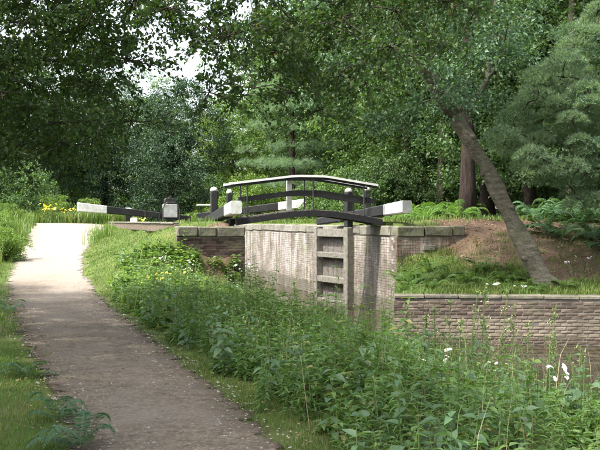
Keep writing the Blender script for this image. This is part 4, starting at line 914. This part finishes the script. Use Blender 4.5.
# flowers: small groups of petals on stems
def flower_plant(name, label, cat, pos, h, heads, petal, fr, hw, seed, stem='stem', group=None, leaves=0, leafm='willow', ll=0.07):
    """one plant: stems, leaves, flower heads"""
    global rng; rng = np.random.default_rng(seed); g = thing(name, label, cat, (pos[0], pos[1], pos[2]), 0, group); st = MB(); lv = Leaves(); fl = Leaves()
    tips_ = []
    for k in range(heads):
        e = np.array([rng.normal(0, hw), rng.normal(0, hw), h*rng.uniform(.75, 1.05)]); mid = e*np.array([.4,.4,.55]); st.tube([(0,0,-.05), mid, e], [.006,.005,.003], 5); tips_.append((mid, e))
    for mid, e in tips_:
        if leaves:
            f = rng.uniform(.1, 1, leaves); b = np.where(f[:,None] < .55, mid*(f/.55)[:,None], mid + (e-mid)*((f-.55)/.45)[:,None]); a_ = rng.uniform(0, 6.28, leaves); A_ = unit(np.stack([np.cos(a_), np.sin(a_), rng.uniform(.1, .9, leaves)], 1)); s_ = ll*(1.25-f)*rng.uniform(.7, 1.2, leaves)
            lv.add(b, A_, unit(rng.normal(0,.4,(leaves,3))+[0,0,1]), s_, s_*.26, .15, 4, .2)
        nr, ns = 4, 12; V = [e + [0, 0, fr*.5]]
        for q in range(1, nr):
            for m_ in range(ns): a_ = 6.283*m_/ns; w_ = fr*1.25*q/(nr-1)*rng.uniform(.55, 1.25); V.append(e + np.array([math.cos(a_)*w_, math.sin(a_)*w_, fr*(.5-.55*(q/(nr-1))**2)*rng.uniform(.4, 1.4)]))
        F = [(0, 1+m_, 1+(m_+1) % ns) for m_ in range(ns)]
        for q in range(nr-2):
            for m_ in range(ns): a_, b_ = 1+q*ns+m_, 1+q*ns+(m_+1) % ns; F += [(a_, a_+ns, b_+ns), (a_, b_+ns, b_)]
        V = e + (np.array(V)-e)*rng.uniform(.6, 1.3); tl_ = rng.normal(0, .5, 2); V[:,2] += (V[:,0]-e[0])*tl_[0] + (V[:,1]-e[1])*tl_[1]; fl.raw(V, np.array(F), rng.random(len(F))); fl.obj('flower_head', M[petal], g); fl = Leaves()
    st.obj('stem', M[stem], g)
    if leaves: lv.obj('leaves', M[leafm], g)
    return g
def tall_stalk(label, px, ptop, d, seed, lean=0.0, petal='petal_cream'):
    """thin tall weed: one stalk with short leafy side shoots and tiny flowers along the top"""
    global rng; rng = np.random.default_rng(seed); x = X(px, d); z = H1(x, d); h = EYE-(ptop-221)/900*d - z
    g = thing('tall_weed', label, 'weed', (x, d, z), 0, 'tall thin weeds above the bank'); mb = MB(); top = np.array([lean*h, rng.normal(0, .03), h]); pts = [np.array([0,0,-.05]), top*np.array([.35,.35,.5]), top]
    mb.tube(pts, [.008,.006,.003], 6); lv = Leaves(); fl = Leaves(); at = lambda f: pts[0]*(1-f)**2 + 2*pts[1]*f*(1-f) + pts[2]*f*f
    for k in range(15):
        f = rng.uniform(.35, .95); b = at(f); a_ = rng.uniform(0, 6.28); l_ = rng.uniform(.06, .17)*(1.3-f); e = b + np.array([math.cos(a_)*l_*.6, math.sin(a_)*l_*.6, l_]); mb.tube([b, e], [.003,.002], 4)
        n = 7; q = b + (e-b)*rng.uniform(.2, 1.1, n)[:,None]; A_ = unit(rng.normal(size=(n,3))+[0,0,.6]); s_ = rng.uniform(.02, .045, n); lv.add(q, A_, unit(rng.normal(size=(n,3))), s_, s_*.3, .1, 2)
        if f > .55: n = 5; q = e + rng.normal(0, .012, (n,3)); s_ = rng.uniform(.008, .016, n); fl.add(q, unit(rng.normal(size=(n,3))), unit(rng.normal(size=(n,3))), s_, s_*.9)
    n = 44; f = rng.uniform(.12, 1, n); q = np.array([at(v) for v in f]); a_ = rng.uniform(0, 6.28, n); A_ = unit(np.stack([np.cos(a_), np.sin(a_), rng.uniform(.2, 1, n)], 1)); s_ = .10*(1.15-f)*rng.uniform(.6, 1.2, n); lv.add(q, A_, unit(rng.normal(0,.4,(n,3))+[0,0,1]), s_, s_*.24, .15, 4, .25)
    mb.obj('stalk', M['stem'], g); lv.obj('leaves', M['willow'], g); tag(fl.obj('flowers', M[petal], g), kind='stuff')
stalks = [(262, 286, 15, .05), (296, 282, 14, -.03), (334, 292, 13, .04), (404, 300, 11, .06), (448, 300, 10.5, .03), (468, 288, 10.2, .10), (480, 283, 10.6, .05), (498, 286, 10, .08), (512, 302, 9.5, .02), (545, 304, 9.4, .12), (578, 345, 9.0, .03),
          (248, 290, 16, -.04), (310, 290, 13.5, .08), (345, 300, 12.4, -.05), (368, 310, 11.8, .05), (386, 305, 11.5, -.04), (422, 312, 10.6, .07), (436, 306, 10.8, -.02), (458, 318, 9.6, .05), (488, 310, 9.8, -.05), (526, 322, 9.2, .04), (558, 330, 9.2, -.04)]
stalks.sort(); nth = ['leftmost', 'second', 'third', 'fourth', 'fifth', 'sixth', 'seventh', 'eighth', 'ninth', 'tenth', 'eleventh']
for i, (px, py, d, ln) in enumerate(stalks):
    k_ = len(stalks)-1-i; where = (nth[i] + ' from left' if i else 'leftmost') if i < 11 else (nth[k_] + ' from right' if k_ else 'rightmost')
    tall_stalk('tall thin weed stalk above the bank, ' + where, px, py, d, 300+i, ln)
# yellow flowers at the crest, on the bank and on the lock side
for i, (px, py, d, h, n, lab) in enumerate([(50, 221, 45.5, 0.95, 24, 'taller clump of yellow flowers at the path crest'), (68, 221, 45.8, 0.75, 12, 'lower clump of yellow flowers right of the taller clump'), (143, 219, 40.5, 0.28, 5, 'small yellow flower clump between the white blocks')]):
    x, y, _ = P(px, py, d); flower_plant('yellow_flower', lab, 'flower', (x, y, H1(x, y)), h, n, 'petal_yellow', 0.055, 0.34 if i < 2 else 0.16, 400+i, leaves=10, leafm='leaf_light', ll=.2)
for i, (px, py, d, lab) in enumerate([(155, 283, 20.2, 'yellow flowers low in the weeds left of the pier'), (170, 277, 20.8, 'yellow flowers right of the low yellow ones'), (162, 292, 19.5, 'small yellow flowers nearest the path verge')]):
    x, y, z = P(px, py, d); z0 = H1(x, y); flower_plant('yellow_flower', lab, 'flower', (x, y, z0), max(.45, z-z0+.12), 9, 'petal_yellow', .024, .15, 410+i, leaves=8)
wl = ['white flowers on the weeds at the foot of the dark pier', 'white flowers left of the pier near the grass', 'white flowers low among comfrey left of pier', 'small white flowers by pier corner top', 'white flower above the middle weeds', 'single white flower in weeds right of middle', 'white flowers among weeds at lower right', 'pair of white flowers near the water at right', 'white bindweed flower in the lower right weeds', 'pale flower in the front weeds near path']
for i, (px, py, d) in enumerate([(192, 262, 21.5), (160, 254, 22), (178, 268, 21), (243, 266, 20), (440, 349, 9.8), (430, 352, 9.5), (494, 362, 9), (557, 369, 8.9), (545, 362, 9.1), (345, 402, 7.9)]):
    x, y, z = P(px, py, d); z0 = H1(x, y); flower_plant('white_flower', wl[i], 'flower', (x, y, z0), max(.3, z-z0), 4 if d < 15 else 8, 'petal_white', .018 if d < 15 else .022, .09 if d < 15 else .16, 420+i, leaves=6)
for i, (px, py, d, h, lab) in enumerate([(492, 286, 19.6, .22, 'bright white bloom on the bank above the canal wall'), (522, 290, 19.6, .15, 'small white flower left of the leaning trunk base'), (572, 270, 21, .35, 'white flowers on the soil right of leaning trunk'), (585, 268, 21.2, .35, 'white flowers farthest right on the soil slope')]):
    x, y, _ = P(px, py, d); flower_plant('white_flower', lab, 'flower', (x, y, H1(x, y)), h, 3, 'petal_white', .05 if i == 0 else .03, .12, 440+i, leaves=6)

# ferns
def frond_mesh(length, n, seed, arch=0.55, wmax=0.24):
    global rng; rng = np.random.default_rng(seed); lv = Leaves(); f = np.linspace(0.12, 1, n); ax = lambda f: np.stack([length*np.sin(f*1.25)/np.sin(1.25)*0.9, 0*f, length*(arch*1.5*f - arch*1.35*f*f)], -1)
    for sg in (-1, 1):
        b = ax(f); tan = unit(ax(f+.01)-ax(f-.01)); A_ = unit(tan*0.35 + np.array([0, sg, 0]) + rng.normal(0, .06, (n,3)) + [0,0,-.12]); s_ = length*wmax*np.sin(np.pi*(0.15+0.85*f)**0.8)**0.8*1.05 + .01
        lv.add(b, A_, np.tile([0,0,1.0], (n,1)), s_, np.full(n, length/n*1.6)*np.clip(s_/(length*wmax), .5, 1), .08, 4, .12, np.clip(rng.random(n)*.5+.5*f, 0, 1))
    q = ax(np.linspace(0, 1, 8)); w_ = np.linspace(.006, .002, 8); V = np.concatenate([q+[0,1,0]*w_[:,None], q-[0,1,0]*w_[:,None]]); F = np.array([[i, i+1, 8+i] for i in range(7)] + [[i+1, 9+i, 8+i] for i in range(7)]); lv.raw(V, F, np.full(len(F), .8))
    return lv.mesh('frond')
FR = [frond_mesh(1.0, 26, 91, .75, .2), frond_mesh(1.0, 28, 92, 1.0, .17), frond_mesh(1.0, 25, 93, .55, .22)]
FRB = [m_.copy() for m_ in FR]
for m_ in FR: m_.materials.append(M['fern'])
for m_ in FRB: m_.materials.append(M['fern_blue'])
def fern(label, x, y, size, n, seed, meshes=FR, group='ferns', dz=0.0):
    r = random.Random(seed); g = thing('fern', label, 'fern', (x, y, H1(x, y)+dz), 0, group); a0 = r.uniform(0, 6.28)
    for k in range(n):
        o = bpy.data.objects.new('frond', r.choice(meshes)); COL.objects.link(o); o.parent = g; s_ = size*r.uniform(.7, 1.1); o.scale = (s_, s_, s_*r.uniform(.8, 1.3)); o.rotation_euler = (r.uniform(-.2, .2), r.uniform(-.45, .1), a0 + 6.283*k/n + r.uniform(-.25, .25))
    return g
for i, (px, py, d, sz, n, lab) in enumerate([(80, 448, 6.5, .42, 9, 'fern with long fronds at the lower left path edge'), (56, 414, 7.4, .36, 8, 'fern just above the lowest left fern'), (28, 374, 9.4, .36, 7, 'fern on the left verge farther up'), (8, 300, 16, .45, 6, 'small fern at the left edge by the path bend')]):
    x, y, _ = P(px, py, d); fern(lab, x, y, sz, n, 500+i, FRB)
bank = [(402, 262, 22.6, .6, 'fern at the foot of the right brick pier'), (415, 272, 21.6, .6, 'fern below the right pier, second from left'), (430, 256, 22.8, .65, 'fern hanging below the pier right end'), (446, 275, 21.2, .6, 'fern on the green slope, middle left'), (408, 285, 20.6, .5, 'fern above the canal wall left end'), (432, 290, 20.1, .45, 'fern above canal wall, second from left'),
        (468, 284, 20.5, .5, 'fern left of the bright white bloom'), (480, 268, 21.4, .55, 'fern in mid slope above white bloom'), (505, 280, 20.6, .5, 'fern between white bloom and leaning trunk'), (528, 288, 19.9, .42, 'fern touching the leaning trunk base'), (565, 290, 19.9, .45, 'fern right of leaning trunk base')]
for i, (px, py, d, sz, lab) in enumerate(bank):
    fern(lab, X(px, d), d, sz, 9, 520+i, FR)
wood = [(545, 25, .95), (562, 24.2, 1.0), (578, 25.5, 1.05), (594, 24, 1.05), (606, 23, 1.0), (555, 27, 1.0), (585, 27.5, 1.1), (600, 26.5, 1.1), (620, 24, 1.1), (532, 28, .9)]
wlab = ['leftmost', 'second from left', 'third', 'fourth', 'fifth', 'back left', 'back middle', 'back right', 'beyond right edge', 'nearest the leaning trunk']
for i, (px, d, sz) in enumerate(wood): fern('bracken under the pine, ' + wlab[i], X(px, d), d, sz, 9, 560+i, FRB, 'bracken under the pine')
def bracken(name, label, n, seed, box, fn, sz, meshes, mat):
    global rng; x, y = scatter(n, fn, box, seed); z = height(x, y); r = np.random.default_rng(seed); lv = Leaves()
    for m_ in meshes: pass
    data = []
    for m_ in meshes:
        V = np.empty(len(m_.vertices)*3, np.float32); m_.vertices.foreach_get('co', V); F = np.empty(len(m_.loops), np.int32); m_.loops.foreach_get('vertex_index', F); R_ = np.empty(len(m_.polygons), np.float32); m_.attributes['rnd'].data.foreach_get('value', R_); data.append((V.reshape(-1,3), F.reshape(-1,3), R_))
    for i in range(len(x)):
        a0 = r.uniform(0, 6.28)
        for k in range(7):
            V, F, R_ = data[r.integers(len(data))]; a_ = a0 + k*.9 + r.normal(0, .2); s_ = sz*r.uniform(.6, 1.2); c_, q_ = math.cos(a_), math.sin(a_)
            W = V*s_; W = np.stack([W[:,0]*c_ - W[:,1]*q_, W[:,0]*q_ + W[:,1]*c_, W[:,2]*r.uniform(.9, 1.6)], 1) + [x[i], y[i], z[i]]; lv.raw(W, F, np.clip(R_*.7 + r.random()*.3, 0, 1))
    tag(lv.obj(name, mat), label, None, kind='stuff')
bracken('bracken_mass', 'bracken growing under the trees behind the right beam', 220, 95, (4, 11, 29, 42), lambda x, y: ((x/y > 0.09) & (x/y < 0.185))*1.0, .95, FR, M['fern'])
bracken('bracken_mass', 'dark bracken deeper in the wood on the right', 160, 96, (8, 16, 26, 40), lambda x, y: ((x/y > 0.24))*1.0, .9, FRB, M['fern_blue'])
bracken('bracken_mass', 'green fern growth on the slope below the right pier', 48, 97, (2.8, 6.2, 19.5, 24.3), lambda x, y: (1-sm(.3, .7, soil_mask(x, y)))*(x < 5.6), .34, FR, M['fern'])

# fallen leaves, twigs and stones on path and soil
def litter(name, label, n, seed, fn, box, size, mat):
    global rng; rng = np.random.default_rng(seed); x, y = scatter(n, fn, box, seed); z = height(x, y, False)+0.035*(name == 'path_litter')+.008; k = len(x); lv = Leaves(); A_ = unit(np.stack([rng.normal(size=k), rng.normal(size=k), rng.normal(0, .15, k)], 1)); s_ = size*rng.uniform(.5, 1.4, k)
    lv.add(np.stack([x,y,z],1), A_, unit(rng.normal(0,.25,(k,3))+[0,0,1]), s_, s_*rng.uniform(.3,.7,k), .15, 2, -.05); tag(lv.obj(name, mat), label, None, kind='stuff')
litter('path_litter', 'fallen leaves and chips scattered over the path', 11000, 111, lambda x, y: (pd(x, y) < .25)*(0.25+0.75*sm(.35, .95, np.abs(x-path_x(y)))), (-7, 2, 4.8, 21), .032, M['litter'])
litter('slope_litter', 'dead leaves on the brown slope', 9000, 112, lambda x, y: (soil_mask(x, y) > .5)*1.0, (3, 12, 19.5, 30), .07, M['litter'])
def pebbles():
    r = np.random.default_rng(113); x, y = scatter(14000, lambda x, y: (pd(x, y) < .05)*1.0, (-6.5, 2, 4.8, 19), 113); z = height(x, y, False)+.022; k = len(x); s_ = r.uniform(.004, .014, k)*np.where(r.random(k) < .05, 1.8, 1)
    O = np.array([[1,0,0],[0,1,0],[-1,0,0],[0,-1,0],[0,0,.7],[0,0,-.6]]); T = np.array([[0,1,4],[1,2,4],[2,3,4],[3,0,4]]); V = np.stack([x,y,z],1)[:,None,:] + O[None]*s_[:,None,None]*r.uniform(.6,1.3,(k,6,3)); F = (np.arange(k)*6)[:,None,None]+T[None]
    lv = Leaves(); lv.raw(V.reshape(-1,3), F.reshape(-1,3), np.repeat(r.random(k), 4)); tag(lv.obj('pebbles', M['pebble']), 'small stones trodden into the path', None, kind='stuff')
M['pebble'] = plain('pebble', (0.20,0.17,0.14), (0.42,0.38,0.33), 30)
pebbles()
